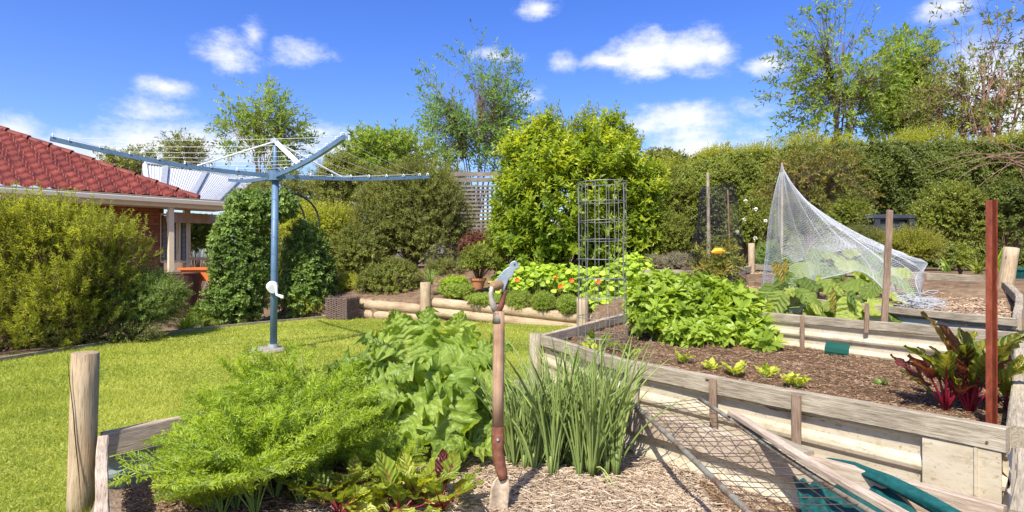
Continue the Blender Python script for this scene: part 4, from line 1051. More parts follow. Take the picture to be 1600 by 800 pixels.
# ------------------------------------------------------------------ black net column on two poles
bn = thing('black_net', 'dark mesh netting hung between two thin poles behind the leafy bush', 'garden net', tuple(W(1120, 440, 6.8)))
q0, q1 = W(1106, 470, 6.8), W(1106, 270, 6.8); Geo().tube([q0, (q0 + q1) / 2 + [.01, 0, 0], q1], [.024, .021, .016], 8).build('pole', M['bark_pale'], bn)
q0, q1 = W(1140, 470, 6.9), W(1137, 297, 6.9); Geo().tube([q0, (q0 + q1) / 2 + [.015, 0, 0], q1], [.013, .011, .009], 6).build('pole', M['bark_pink'], bn)
g = Geo(); n1, n2_ = 44, 84
a = np.linspace(0, 2 * np.pi, n1); zz = np.linspace(W(0, 470, 6.8)[2], W(0, 285, 6.8)[2], n2_)
cc3 = W(1120, 400, 6.9); G4 = np.empty((n2_, n1, 3))
for j, z in enumerate(zz):
    f = j / n2_; r_ = .30 * (1 - .45 * f) + .05 * np.sin(3 * a + 3 * f)
    G4[j, :, 0] = cc3[0] + r_ * np.cos(a) * (1.0 + .25 * (1 - f)) - .02; G4[j, :, 1] = cc3[1] + r_ * np.sin(a) * .8; G4[j, :, 2] = z - .05 * np.abs(np.sin(a + 1)) * f
g.sticks(G4[:, :-1].reshape(-1, 3), G4[:, 1:].reshape(-1, 3), .0014); g.sticks(G4[:-1].reshape(-1, 3), G4[1:].reshape(-1, 3), .0014)
g.build('mesh', M['black_net'], bn)
# ------------------------------------------------------------------ plants: generators
def lump(D, amp, seed, freq=3):
    r = np.random.default_rng(seed); s = np.zeros(len(D))
    for k in range(7):
        v = r.normal(0, freq, 3); s += np.cos(D @ v + r.uniform(0, 6)) / (1 + .35 * k)
    return 1 + amp * s / 2.4
def shoots(g, base, dirs, length, K, L, Wd, tmpl, spread=.9, t0=.15, droop=.0, stems=None, sr=.003, taper=.5, rnd=None):
    """leafy shoots: K leaves spiralling up each straight shoot"""
    n = len(base); dirs = nrm(dirs); length = np.broadcast_to(length, (n,))
    ref = np.tile(np.array([[.3, .2, 1.]]), (n, 1)); b = nrm(np.cross(dirs, ref + 1e-3)); c = np.cross(dirs, b)
    t = t0 + (1 - t0) * (np.arange(K) + .5) / K
    ang = (np.arange(K) * 2.4)[None] + R.uniform(0, 6, (n, 1)) + R.normal(0, .4, (n, K))
    rad_ = np.cos(ang)[..., None] * b[:, None] + np.sin(ang)[..., None] * c[:, None]
    tt = np.clip(t[None] + R.normal(0, .03, (n, K)), 0, 1)
    P = base[:, None] + dirs[:, None] * (tt * length[:, None])[..., None] - np.array((0, 0, 1.)) * (droop * tt ** 2 * length[:, None])[..., None]
    D = dirs[:, None] * (.35 + .9 * tt ** 2)[..., None] + rad_ * spread + R.normal(0, .15, P.shape)
    N = dirs[:, None] + rad_ * -.3 + np.array((0, 0, .5)) + R.normal(0, .2, P.shape)
    sz = (1 - taper * tt ** 3) * R.uniform(.55, 1.35, (n, K))
    rn = np.repeat(np.clip(R.normal(.5, .18, n) if rnd is None else rnd, 0, 1), K) + R.normal(0, .08, n * K)
    rn = np.clip(rn + .12 * (tt.ravel() - .5), 0, 1)
    g.leaves(P.reshape(-1, 3), D.reshape(-1, 3), N.reshape(-1, 3), (L * sz).ravel(), (Wd * sz).ravel(), tmpl, rn)
    if stems is not None: stems.sticks(base, base + dirs * length[:, None] - np.array((0, 0, 1.)) * (droop * length)[:, None], sr, sr * .4)
def ell(n, c, r, amp, seed, fill=.45, up=-.35, freq=3):
    """points and outward directions in a lumpy ellipsoid"""
    D = nrm(R.normal(0, 1, (n * 2, 3))); D = D[D[:, 2] > up][:n]; m = len(D)
    s = lump(D, amp, seed, freq); u = 1 - fill * R.random(m) ** 1.6
    return np.asarray(c) + D * np.asarray(r) * (s * u)[:, None], D, u
def px_r(rx, d): return rx * d / F
def bush(name, label, cat, c, r, mat, n, K, slen, L, Wd, tmpl=OVAL, amp=.16, fill=.45, up=.5, seed=None, spread=.9, group=None, stem=True, droop=0, zmin=None, part='foliage', lobes=0):
    seed = seed if seed is not None else R.integers(1e6)
    rs = np.random.default_rng(seed); c = np.asarray(c, float); r = np.asarray(r, float); r = np.maximum(r * .55, r - slen * .5)
    t = thing(name, label, cat, (c[0], c[1], float(ground_h(c[0], c[1]))), group)
    P, D, u = ell(n, c, r, amp, seed, fill, -.75)
    if lobes:
        Ps, Ds, us = [P[:n // 3]], [D[:n // 3]], [u[:n // 3]]
        for k in range(lobes):
            d = nrm(rs.normal(0, 1, 3)); d[2] = d[2] * .8 + .15; d[1] -= .25; d = nrm(d)
            q, dd, uu = ell(int(n * .67 / lobes), c + d * r * rs.uniform(.55, .8), r * rs.uniform(.28, .45), amp, seed + k, fill)
            Ps.append(q); Ds.append(dd); us.append(uu)
        P, D, u = map(np.concatenate, (Ps, Ds, us))
    gh = ground_h(P[:, 0], P[:, 1]) if zmin is None else zmin
    k = P[:, 2] > gh; P, D, u = P[k], D[k], u[k]
    dirs = D + np.array((0, 0, up)) + R.normal(0, .35, D.shape)
    g = Geo(); st = Geo() if stem else None
    shoots(g, P, dirs, slen * R.uniform(.6, 1.3, len(P)), K, L, Wd, tmpl, spread, stems=st, sr=max(.0015, slen * .012), droop=droop)
    g.build(part, mat, t)
    if stem:
        root = np.array((c[0], c[1], float(ground_h(c[0], c[1])) - .02))
        m = min(60, len(P)); idx = rs.choice(len(P), m, replace=False)
        for i in idx:
            mid = root + (P[i] - root) * .5 + np.array((0, 0, .12 * r[2])); st.tube([root + rs.normal(0, .04, 3) * [1, 1, 0] * r[0], mid, P[i]], [.012 * r[2] + .004, .008 * r[2] + .002, .003], 4, cap=False)
        st.build('stems', M['twig'], t)
    return t
def pbush(name, label, cat, px, py, rx, ry, d, mat, n, K, slen, L, Wd, depth=None, **k):
    return bush(name, label, cat, W(px, py, d), (px_r(rx, d), depth or px_r(rx, d) * .8, px_r(ry, d)), mat, n, K, slen, L, Wd, **k)

# ------------------------------------------------------------------ trees
def tree(name, label, base, crown, rr, mat, bark, nl=9, n=260, K=9, slen=.6, L=.12, Wd=.03, trunk=.12, tmpl=DIAM, seed=1, up=.2, spread=.8, droop=.2, fill=.75, amp=.3, cat='tree', gaps=0, fork=.35, twigs=1):
    rs = np.random.default_rng(seed); base = np.asarray(base, float); crown = np.asarray(crown, float); rr = np.asarray(rr, float)
    t = thing(name, label, cat, base)
    P, D, u = ell(n, crown, rr, amp, seed, fill, -.8)
    if gaps:
        keep = np.sin(P[:, 0] * 3.1 / rr[0] * 1.3 + rs.uniform(0, 6)) + np.sin(P[:, 2] * 4.3 / rr[2] + rs.uniform(0, 6)) + np.sin((P[:, 0] + P[:, 2]) * 6 / rr[0] + rs.uniform(0, 6)) + rs.normal(0, .5, len(P)) > gaps - 1
        P, D, u = P[keep], D[keep], u[keep]
    g = Geo(); st = Geo(); shoots(g, P, D * .7 + np.array((0, 0, up)) + rs.normal(0, .4, D.shape), slen * rs.uniform(.6, 1.3, len(P)), K, L, Wd, tmpl, spread, stems=st, sr=trunk * .035, droop=droop, taper=.3)
    # limbs reach their share of the shoots through forks
    tops = []
    f0 = base + (crown - base) * fork; tr = Geo(); tr.tube([base, base + (f0 - base) * .5 + rs.normal(0, .02, 3) * rr[0], f0], [trunk, trunk * .85, trunk * .7], 10)
    lim = [crown + nrm(rs.normal(0, 1, 3)) * rr * rs.uniform(.25, .6) for _ in range(nl)]
    near = np.argmin(((P[:, None] - np.array(lim)[None]) ** 2 / rr ** 2).sum(-1), 1)
    for i, q in enumerate(lim):
        s0 = base + (f0 - base) * rs.uniform(.75, 1); mid = (s0 + q) / 2 + rs.normal(0, .08, 3) * rr + np.array((0, 0, .05)) * rr[2]
        tr.tube(np.array([s0, (s0 + mid) / 2 + rs.normal(0, .02, 3) * rr, mid, q]), [trunk * .4, trunk * .28, trunk * .2, trunk * .12], 6, cap=False)
        idx = np.where(near == i)[0]
        for j in idx[::twigs]:
            m1 = q + (P[j] - q) * .5 + rs.normal(0, .05, 3) * rr
            st.tube([q + (mid - q) * rs.uniform(0, .5), m1, P[j]], [trunk * .07, trunk * .05, trunk * .025], 3, cap=False)
    tr.build('trunk', bark, t)
    g.build('crown', mat, t)
    st.build('twigs', bark, t)
    return t

# ================================================================== background
tree('gum_tree', 'wispy small leaved tree rising behind the rotary clothes line hub', W(412, 420, 26), W(412, 215, 26), (1.7, 1.4, 2.2), M['gum'], M['bark'], n=714, K=10, slen=.75, L=0.216, Wd=0.075, seed=3, gaps=.4)
tree('gum_tree', 'tall wispy blue green tree behind the timber screen', W(745, 430, 24), W(742, 190, 24), (2.1, 1.6, 3.0), M['bluegum'], M['bark'], n=1394, K=10, slen=.75, L=0.189, Wd=0.068, seed=8, gaps=.35)
tree('gum_tree', 'rounded green tree left of the tall wispy blue green tree', W(600, 430, 19), W(598, 262, 19), (1.5, 1.2, 1.25), M['gum'], M['bark'], n=1360, K=12, slen=.5, L=0.149, Wd=0.060, seed=11)
tree('gum_tree', 'pale crowned tree seen over the patio roof ridge', W(285, 440, 27), W(290, 238, 27), (.9, .9, .8), M['khaki'], M['bark'], n=272, K=8, slen=.4, L=0.162, Wd=0.060, seed=12)
tree('gum_tree', 'yellowish tree top behind the red roof hip', W(205, 430, 28), W(215, 262, 28), (1.6, 1.2, .7), M['olive'], M['bark'], n=442, K=10, slen=.5, L=0.176, Wd=0.060, seed=13)
tree('gum_tree', 'distant grey green tree in the gap left of the hedge', W(1040, 420, 45), W(1038, 258, 45), (1.6, 1.3, .95), M['olive'], M['bark'], n=850, K=12, slen=.5, L=0.216, Wd=0.105, seed=14)
tree('gum_tree', 'tall airy green tree above the hedge behind the bird net', W(1315, 420, 16.5), W(1308, 128, 16.5), (1.45, 1.3, 2.2), M['gum'], M['bark'], n=820, K=10, slen=.5, L=0.155, Wd=0.057, seed=21, gaps=.4)
tree('gum_tree', 'compact bright green tree above the hedge between two sparse ones', W(1415, 420, 17.5), W(1415, 150, 17.5), (.92, .9, 1.75), M['gum'], M['bark'], n=1150, K=11, slen=.4, L=0.149, Wd=0.053, seed=22, gaps=-.2)
tree('gum_tree', 'sparse tree with bare pinkish branches at the right edge', W(1545, 420, 14), W(1555, 125, 14), (1.35, 1.2, 1.9), M['olive'], M['bark_pink'], n=620, K=9, twigs=2, slen=.5, L=0.135, Wd=0.045, seed=23, gaps=.5, nl=16, trunk=.11, fork=.5)
tree('gum_tree', 'small sparse tree with twisted limbs low over the hedge', W(1490, 420, 15), W(1492, 172, 15), (.95, 1, .75), M['olive'], M['bark_pink'], n=460, K=9, twigs=2, slen=.4, L=0.135, Wd=0.045, seed=24, gaps=.4, nl=12)
# far mass of shrubs that closes the horizon on the left
pbush('acacia_shrub', 'broad olive shrub mass behind the ivy arch', 'shrub', 470, 335, 95, 75, 19, M['khaki'], 1500, 12, .4, .12, .04, tmpl=DIAM, lobes=8, seed=31)
pbush('acacia_shrub', 'green shrub behind the wattle under the right clothes line arm', 'shrub', 545, 300, 60, 55, 17, M['olive'], 1300, 12, .35, .11, .035, tmpl=DIAM, lobes=6, seed=32)
pbush('acacia_shrub', 'dark green shrub seen through the patio opening', 'shrub', 308, 372, 48, 34, 21, M['ivy'], 900, 12, .35, .12, .05, tmpl=DIAM, lobes=5, seed=33)
pbush('acacia_shrub', 'green shrub filling the gap left of the screen', 'shrub', 705, 330, 40, 70, 17, M['olive'], 900, 12, .35, .10, .035, tmpl=DIAM, lobes=5, seed=34)
pbush('wattle_bush', 'soft yellow green wattle bush behind the right arch column', 'shrub', 500, 372, 72, 58, 13, M['yellow'], 2400, 14, .3, .075, .024, tmpl=DIAM, lobes=9, seed=35)
pbush('tea_tree', 'tall fine leaved khaki bush behind the log wall', 'shrub', 645, 343, 86, 98, 13, M['khaki'], 5200, 16, .26, .065, .020, tmpl=DIAM, lobes=14, seed=36, amp=.2)
pbush('leafy_shrub', 'mid green shrub between the wattle and the tall khaki bush', 'shrub', 560, 400, 50, 50, 12.4, M['olive'], 2200, 14, .22, .06, .022, tmpl=DIAM, lobes=8, seed=37)
pbush('leafy_shrub', 'dark green shrub low behind the ivy arch', 'shrub', 450, 430, 60, 60, 12.2, M['hedge_dark'], 1200, 12, .25, .07, .03, tmpl=OVAL, lobes=6, seed=38)
pbush('mound_shrub', 'rounded olive mound shrub behind the left logs', 'shrub', 612, 443, 54, 34, 11.0, M['olive'], 3000, 14, .12, .04, .017, tmpl=DIAM, lobes=8, seed=39)
pbush('mound_shrub', 'yellow green mound shrub behind the willow basket', 'shrub', 540, 450, 36, 22, 11.3, M['yellow'], 1300, 12, .13, .035, .014, tmpl=DIAM, lobes=5, seed=40)
pbush('mound_shrub', 'dark mound shrub behind the spiky clump', 'shrub', 700, 428, 34, 26, 11.8, M['khaki'], 900, 12, .14, .04, .014, tmpl=DIAM, lobes=4, seed=41)
pbush('maroon_shrub', 'small maroon leaved shrub behind the potted plant', 'shrub', 748, 385, 30, 22, 12.2, M['maroon'], 500, 10, .18, .06, .03, tmpl=OVAL, lobes=4, seed=42)
pbush('fern_clump', 'low yellow green ferny clump left of the basket', 'shrub', 480, 480, 40, 22, 10.5, M['yellow'], 900, 14, .16, .04, .012, tmpl=DIAM, lobes=4, seed=43)

# laurel: the big bright bush in the middle
def laurel():
    c = W(890, 330, 10.6); t = thing('laurel_bush', 'big glossy lime green bush in the middle of the garden', 'bush', (c[0], c[1], .6))
    g = Geo(); st = Geo(); Ps = []; Ds = []
    blobs = [(888,335,96,92,1.1),(850,268,46,40,.9),(935,262,52,42,.9),(985,300,34,42,.8),(808,335,30,68,.7),(1000,355,30,50,.6),(853,215,12,26,.35),(908,222,12,20,.3),(950,212,14,24,.35),(880,245,26,24,.6),(812,245,18,28,.5),(975,240,16,20,.4),(1020,290,14,26,.4),(830,225,10,14,.3),(965,390,60,40,.7),(820,390,50,45,.7)]
    for px, py, rx, ry, dp in blobs:
        n = int(rx * ry * .16)
        P, D, u = ell(n, W(px, py, 10.5), (px_r(rx, 10.5), dp, px_r(ry, 10.5)), .14, px, .4, -.9); Ps.append(P); Ds.append(D)
    P = np.concatenate(Ps); D = np.concatenate(Ds); k = P[:, 2] > .55; P, D = P[k], D[k]
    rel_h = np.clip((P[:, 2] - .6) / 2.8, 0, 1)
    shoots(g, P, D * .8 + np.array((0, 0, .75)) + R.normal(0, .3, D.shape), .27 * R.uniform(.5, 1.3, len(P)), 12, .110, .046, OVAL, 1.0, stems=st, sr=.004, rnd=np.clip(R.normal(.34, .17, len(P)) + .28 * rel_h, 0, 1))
    # upright leaders on the top
    for px, py, d in ((857, 200, 10.4), (850, 215, 10.3), (903, 205, 10.5), (925, 200, 10.6), (950, 205, 10.4), (960, 215, 10.5), (880, 215, 10.4), (835, 222, 10.4), (985, 232, 10.4)):
        b = W(px, py, d); m = 24; bb = b + R.normal(0, .08, (m, 3)) * [1, 1, 1.3]
        shoots(g, bb, R.normal(0, .3, (m, 3)) + [0, 0, 1.3], .3, 13, .07, .022, OVAL, .8, stems=st, sr=.004, rnd=R.normal(.6, .12, m))
    root = W(890, 440, 10.7); root[2] = .6
    for i in range(26):
        q = P[R.integers(len(P))]; st.tube([root + R.normal(0, .15, 3) * [1, 1, 0], (root + q) / 2 + R.normal(0, .1, 3), q], [.04, .025, .01], 5, cap=False)
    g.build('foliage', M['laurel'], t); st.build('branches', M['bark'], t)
laurel()
pbush('leafy_shrub', 'light green shrub left of the dark netting', 'shrub', 1045, 375, 36, 42, 10.2, M['hedge'], 1100, 12, .18, .05, .02, tmpl=OVAL, lobes=6, seed=45)
pbush('leafy_shrub', 'green shrub behind the arbour', 'shrub', 1050, 330, 40, 55, 13.4, M['hedge'], 1100, 12, .25, .07, .03, tmpl=OVAL, lobes=5, seed=46)

# ------------------------------------------------------------------ hedge
def hedge():
    t = thing('hedge', 'long tall clipped hedge with pale shoots along its top', 'hedge', (7, 12.5, .8))
    # centre line front face, with the height of its top in photo rows
    line = [(3.05, 14.2, 268), (3.9, 13.6, 258), (4.9, 13.2, 238), (6.0, 12.9, 226), (8.0, 12.6, 222), (10.5, 12.2, 216), (13.5, 11.9, 206)]
    xs = np.array([l[0] for l in line]); ys = np.array([l[1] for l in line]); hs = H + (400 - np.array([l[2] for l in line])) / F * ys
    def face(n):
        x = R.uniform(3.1, 13.4, n); y = np.interp(x, xs, ys); h = np.interp(x, xs, hs); z = .6 + (h - .6) * R.random(n) ** .8
        rel_ = (z - .6) / (h - .6); b = .16 * np.sin(x * 1.7 + z * 1.3) + .12 * np.sin(x * 4.1 - z * 2.7) + .07 * np.sin(x * 9 + z * 7)
        yy = y + b + .8 * np.clip(rel_ - .82, 0, 1) ** 1.2 * 3 - R.random(n) ** 2 * 0 + .22 * R.random(n) ** 2
        return np.stack([x, yy, z], 1), rel_
    P, rl = face(30000); D = np.stack([R.normal(0, .45, len(P)), -np.ones(len(P)) * .8, .35 + R.normal(0, .4, len(P))], 1)
    drk = P[:, 0] > 6.9  # right half of the face: its shade is painted as darker leaves
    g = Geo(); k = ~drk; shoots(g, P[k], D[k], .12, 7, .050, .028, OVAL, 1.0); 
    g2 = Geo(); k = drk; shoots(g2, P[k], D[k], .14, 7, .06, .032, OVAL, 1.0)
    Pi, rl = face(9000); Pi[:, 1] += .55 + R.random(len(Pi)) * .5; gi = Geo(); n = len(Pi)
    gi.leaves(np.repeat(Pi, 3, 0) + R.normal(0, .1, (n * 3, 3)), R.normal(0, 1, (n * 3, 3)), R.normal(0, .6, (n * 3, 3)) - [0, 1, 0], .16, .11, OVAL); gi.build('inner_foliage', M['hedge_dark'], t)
    # top surface
    n = 9000; x = R.uniform(3.1, 13.4, n); y0 = np.interp(x, xs, ys); h = np.interp(x, xs, hs); q = R.random(n)
    T = np.stack([x, y0 + .3 + q * 1.5, h + .08 * np.sin(x * 3) + .06 * np.sin(x * 7 + 1) - .05 + .25 * q * 0], 1)
    kk = (np.sin(x * 2.9) + np.sin(x * 6.7 + 2) + R.normal(0, .9, n)) > -.4; T = T[kk]; x = x[kk]; n = len(x)
    Dt = np.stack([R.normal(0, .3, n), R.normal(-.1, .3, n), np.ones(n)], 1)
    g3 = Geo(); shoots(g3, T, Dt, .2 + .16 * R.random(n) + .15 * (np.sin(x * 2.3) > .3), 9, .055, .018, DIAM, .5)
    g.build('foliage', M['hedge'], t); g2.build('foliage', M['hedge_dark'], t)['label'] = 'right half of the hedge with shade put into a darker leaf colour'
    g3.build('top_shoots', M['hedge_top'], t)['label'] = 'pale new shoots along the hedge top'
    st = Geo()
    for x in np.arange(3.3, 13.4, .55):
        y = np.interp(x, xs, ys) + .5; st.tube([(x, y, .5), (x + R.normal(0, .1), y, 1.4), (x + R.normal(0, .2), y, np.interp(x, xs, hs) - .3)], [.05, .04, .02], 5)
    st.build('stems', M['bark'], t)
hedge()
db = thing('dead_branches', 'bare arching grey branches hanging over the hedge at the right edge', 'branches', (9.2, 11.4, 3)); g = Geo()
for k in range(13):
    a0 = W(1625 + R.normal(0, 15), 262 + R.normal(0, 14), 11.2); m1 = W(1570 + R.normal(0, 15), 225 + R.normal(0, 14), 11.1); e1_ = W(1515 + R.normal(0, 28), 262 + R.normal(0, 26), 11.2 + R.normal(0, .2))
    q = np.linspace(0, 1, 9)[:, None]; g.tube(a0 * (1 - q) ** 2 + 2 * m1 * q * (1 - q) + e1_ * q ** 2, np.linspace(.016, .004, 9) * R.uniform(.4, 1.1), 5, cap=False)
g.build('bare_twigs', M['bark_pink'], db)
tree('small_tree', 'small russet tinged tree in front of the hedge behind the bird net', W(1262, 430, 10.4), W(1268, 300, 10.2), (.82, .55, .85), M['redleaf'], M['bark'], n=900, K=9, slen=.22, L=.06, Wd=.028, trunk=.045, tmpl=OVAL, seed=51, gaps=-.2, nl=12)
pbush('rose_bush', 'tall rose bush with a few white flowers beside the net peak', 'rose bush', 1172, 365, 36, 50, 9.6, M['hedge'], 800, 10, .2, .05, .026, tmpl=OVAL, lobes=6, seed=52)
rb = bpy.data.objects['rose_bush']
for px, py in ((1165, 314), (1181, 327), (1163, 343), (1196, 345), (1180, 372), (1152, 362)):
    c = W(px, py, 9.15); g = Geo(); m = 16; D = nrm(R.normal(0, 1, (m, 3)) + [0, -.5, .3]); g.leaves(np.tile(c, (m, 1)), D, R.normal(0, 1, (m, 3)), .032, .036, OVAL); g.build('flower', M['rosewhite'], rb)
pbush('leafy_shrub', 'large green shrub before the dark hedge right of the compost bin', 'shrub', 1487, 345, 58, 58, 9.8, M['hedge'], 2200, 11, .18, .05, .026, tmpl=OVAL, lobes=9, seed=53)
pbush('leafy_shrub', 'dark shrub in front of the hedge at the right edge', 'shrub', 1575, 340, 50, 60, 9.6, M['hedge_dark'], 1500, 11, .18, .05, .026, tmpl=OVAL, lobes=6, seed=54)
pbush('juniper', 'feathery yellow green shrub between stake and red picket', 'shrub', 1425, 388, 48, 32, 8.3, M['yellow'], 1500, 16, .20, .03, .007, tmpl=DIAM, lobes=6, seed=55) 
pbush('juniper', 'low feathery olive shrub behind the bird net', 'shrub', 1345, 380, 40, 22, 8.6, M['khaki'], 800, 16, .18, .03, .007, tmpl=DIAM, lobes=4, seed=56)
pbush('leafy_shrub', 'green shrub left of the compost bin behind the net', 'shrub', 1325, 350, 40, 36, 9.6, M['hedge'], 900, 11, .18, .05, .026, tmpl=OVAL, lobes=5, seed=57)
pbush('leafy_shrub', 'mottled low plant behind the straw bed rail', 'shrub', 1500, 402, 22, 20, 7.2, M['hedge'], 260, 9, .12, .045, .02, tmpl=OVAL, lobes=3, seed=58)
pbush('leafy_shrub', 'low green plants beside the upright post by the net', 'shrub', 1200, 405, 24, 24, 9.0, M['rosemary'], 400, 9, .14, .04, .016, tmpl=OVAL, lobes=3, seed=59)
pbush('lavender_mound', 'grey mauve lavender mound beside the terracotta pots', 'lavender', 1020, 411, 22, 11, 9.8, M['lavender'], 500, 12, .1, .03, .006, tmpl=DIAM, seed=60)
pbush('lavender_mound', 'grey green lavender mound right of the mauve one', 'lavender', 1058, 409, 22, 13, 9.4, M['lavender'], 500, 12, .1, .03, .006, tmpl=DIAM, seed=61)
def strapclump(name, label, px, py, d, n, L, Wd, mat, spread=.5, cat='plant', curve=.35, z=None):
    c = W(px, py, d) if z is None else np.array([(px - 800) / F * d, d, z])
    t = thing(name, label, cat, tuple(c)); g = Geo()
    for i in range(n):
        a = R.uniform(0, 2 * np.pi); el_ = R.uniform(.15, spread); l_ = L * R.uniform(.6, 1.1); b = c + [R.normal(0, .02), R.normal(0, .02), 0]
        dh = np.array((math.cos(a), math.sin(a), 0)); s = np.linspace(0, 1, 8)[:, None]
        pts = b + dh * el_ * l_ * (s + curve * s ** 2) + np.array((0, 0, 1)) * l_ * (s - curve * el_ * 1.6 * s ** 2)
        sd = np.array((-dh[1], dh[0], 0)); w_ = Wd * (1 - s ** 2 * .95) / 2
        g.grid(np.stack([pts + sd * w_, pts - dh * Wd * .12, pts - sd * w_], 1), rnd=R.random())
    g.build('leaves', mat, t); return t
strapclump('spiky_clump', 'spiky grey green clump behind the log wall post', 672, 445, 10.2, 60, .36, .012, M['rosemary'], .75)
strapclump('strap_leaf_plant', 'strap leaved plant behind the straw bed near the red picket', 1478, 425, 7.0, 16, .34, .022, M['rosemary'], 1.0, curve=.6)
strapclump('strap_leaf_plant', 'strap leaved plant behind the back rail right of the stake', 1528, 428, 6.4, 18, .36, .026, M['hedge'], .9, curve=.5)
strapclump('strap_leaf_plant', 'yellow green strap leaf clump left of the upper log post', 1557, 425, 6.6, 20, .34, .02, M['lime'], .5, curve=.5)

# ------------------------------------------------------------------ border behind the log wall
pt = thing('potted_plant', 'leafy plant in a terracotta pot on the garden border', 'potted plant', tuple(W(747, 442, 9.9)))
c = W(747, 440, 9.9); a = np.linspace(0, 2 * np.pi, 24, endpoint=False)
rows = [np.stack([c[0] + r_ * np.cos(a), c[1] + r_ * np.sin(a), np.full(24, c[2] + z)], 1) for r_, z in ((.08, -.12), (.115, .0), (.12, .02), (.135, .02), (.138, .055), (.12, .055), (.11, .0))]
Geo().grid(np.array(rows), close=True).build('pot', M['terracotta'], pt)
P, D, u = ell(420, W(750, 408, 9.9), (.27, .25, .21), .2, 71, .6, -.6); g = Geo(); st = Geo(); shoots(g, P, D + [0, 0, .5], .12, 9, .055, .02, OVAL, .9, stems=st, sr=.002); g.build('foliage', M['hedge'], pt); st.sticks(np.tile(c, (60, 1)), P[:60], .005); st.build('stems', M['twig'], pt)
pt = thing('bowl_planter', 'shallow terracotta bowl under the big bush behind the potted plant', 'planter', tuple(W(782, 411, 10.3)))
c = W(782, 408, 10.3); rows = [np.stack([c[0] + r_ * np.cos(a), c[1] + r_ * np.sin(a), np.full(24, c[2] + z)], 1) for r_, z in ((.06, -.06), (.12, .0), (.15, .02), (.15, .045), (.13, .045), (.10, .0))]
Geo().grid(np.array(rows), close=True).build('bowl', M['terracotta'], pt)
Geo().box((c[0] - .06, c[1] - .06, .5), (c[0] + .06, c[1] + .06, c[2] - .05)).build('stand', M['grey_wood'], pt)
pbush('thyme_mound', 'low green creeping herb mound nearest the log wall post', 'herb mound', 714, 455, 30, 12, 9.9, M['herb'], 1400, 10, .04, .022, .010, tmpl=OVAL, seed=72, depth=.3)
pbush('thyme_mound', 'creeping herb mound spilling over the logs below the pot', 'herb mound', 762, 468, 36, 10, 9.55, M['herb'], 1500, 10, .04, .022, .010, tmpl=OVAL, seed=73, depth=.3)
pbush('thyme_mound', 'dense herb mound just right of the spade handle', 'herb mound', 812, 472, 22, 18, 9.35, M['herb'], 1300, 14, .06, .022, .006, tmpl=DIAM, seed=74, depth=.25)
pbush('rosemary_ball', 'round needle leaved herb ball, left one of the pair on the logs', 'herb mound', 849, 473, 19, 17, 9.15, M['herb'], 1200, 16, .06, .024, .006, tmpl=DIAM, amp=.06, seed=75, depth=.22)
pbush('rosemary_ball', 'round needle leaved herb ball beside the log post with the cage', 'herb mound', 887, 477, 17, 16, 9.0, M['herb'], 1200, 16, .06, .024, .006, tmpl=DIAM, amp=.06, seed=76, depth=.22)
pbush('rosemary_ball', 'small herb ball half hidden behind the wire cage', 'herb mound', 925, 470, 16, 14, 9.1, M['herb'], 600, 14, .08, .022, .004, tmpl=DIAM, amp=.06, seed=77, depth=.2)
pbush('lime_groundcover', 'lime leaved plants between the pot and the mounds', 'plant', 712, 442, 22, 10, 10.3, M['lime'], 350, 8, .07, .03, .02, tmpl=OVAL, seed=78, depth=.25)
# nasturtiums
ni = 0
NL = ['nasturtium just right of the spade handle with one orange flower', 'nasturtium with one orange flower behind the left herb ball', 'nasturtium with two orange flowers left of the wire cage', 'nasturtium seen through the wire cage with one small orange flower', 'nasturtium right of the wire cage with one orange flower', 'flowerless nasturtium in the shade right under the big green bush', 'low nasturtium behind the log post and cage', 'nasturtium spilling between the wire cage and the broad leaved bush']
for px, py, rx, ry, d in ((805, 445, 34, 22, 9.75), (850, 438, 40, 22, 9.7), (900, 442, 40, 26, 9.5), (950, 448, 40, 32, 9.3), (985, 430, 36, 30, 9.5), (830, 425, 40, 14, 10.0), (930, 478, 34, 16, 9.1), (1000, 468, 36, 26, 9.0)):
    c = W(px, py, d); t = thing('nasturtium', NL[ni], 'nasturtium', tuple(c), 'nasturtiums along the log wall border')
    P, D, u = ell(520, c + [0, 0, .03], (px_r(rx, d), .32, px_r(ry, d)), .2, 80 + ni, .6, -.5); g = Geo(); n = len(P); Nn = nrm(D * .5 + np.array((0, -.35, .8)) + R.normal(0, .3, P.shape)); Dd = np.cross(Nn, R.normal(0, 1, P.shape))
    s = R.uniform(.055, .11, n); g.leaves(P, Dd, Nn, s, s, ROUND); g.build('leaves', M['lime'], t)
    st = Geo(); b_ = P * [1, 1, 0] + np.array((0, 0, c[2] - px_r(ry, d))); st.sticks(P + (b_ - P) * .6 + R.normal(0, .03, P.shape), P, .002); st.build('stems', M['greenstem'], t); ni += 1
    fl = {0: [(808, 437)], 1: [(868, 433)], 2: [(893, 438), (876, 447)], 3: [(935, 440)], 4: [(968, 432)]}.get(ni - 1, [])
    for fx, fy in fl:
        cf = W(fx, fy, d - .33); g = Geo(); n = 6; an = np.arange(n) * 1.05; Df = np.stack([np.cos(an), np.full(n, -.5), np.sin(an)], 1)
        g.leaves(np.tile(cf, (n, 1)), Df, np.tile([[0, -1, .2]], (n, 1)), .044, .036, OVAL); g.build('flower', M['petal'], t)

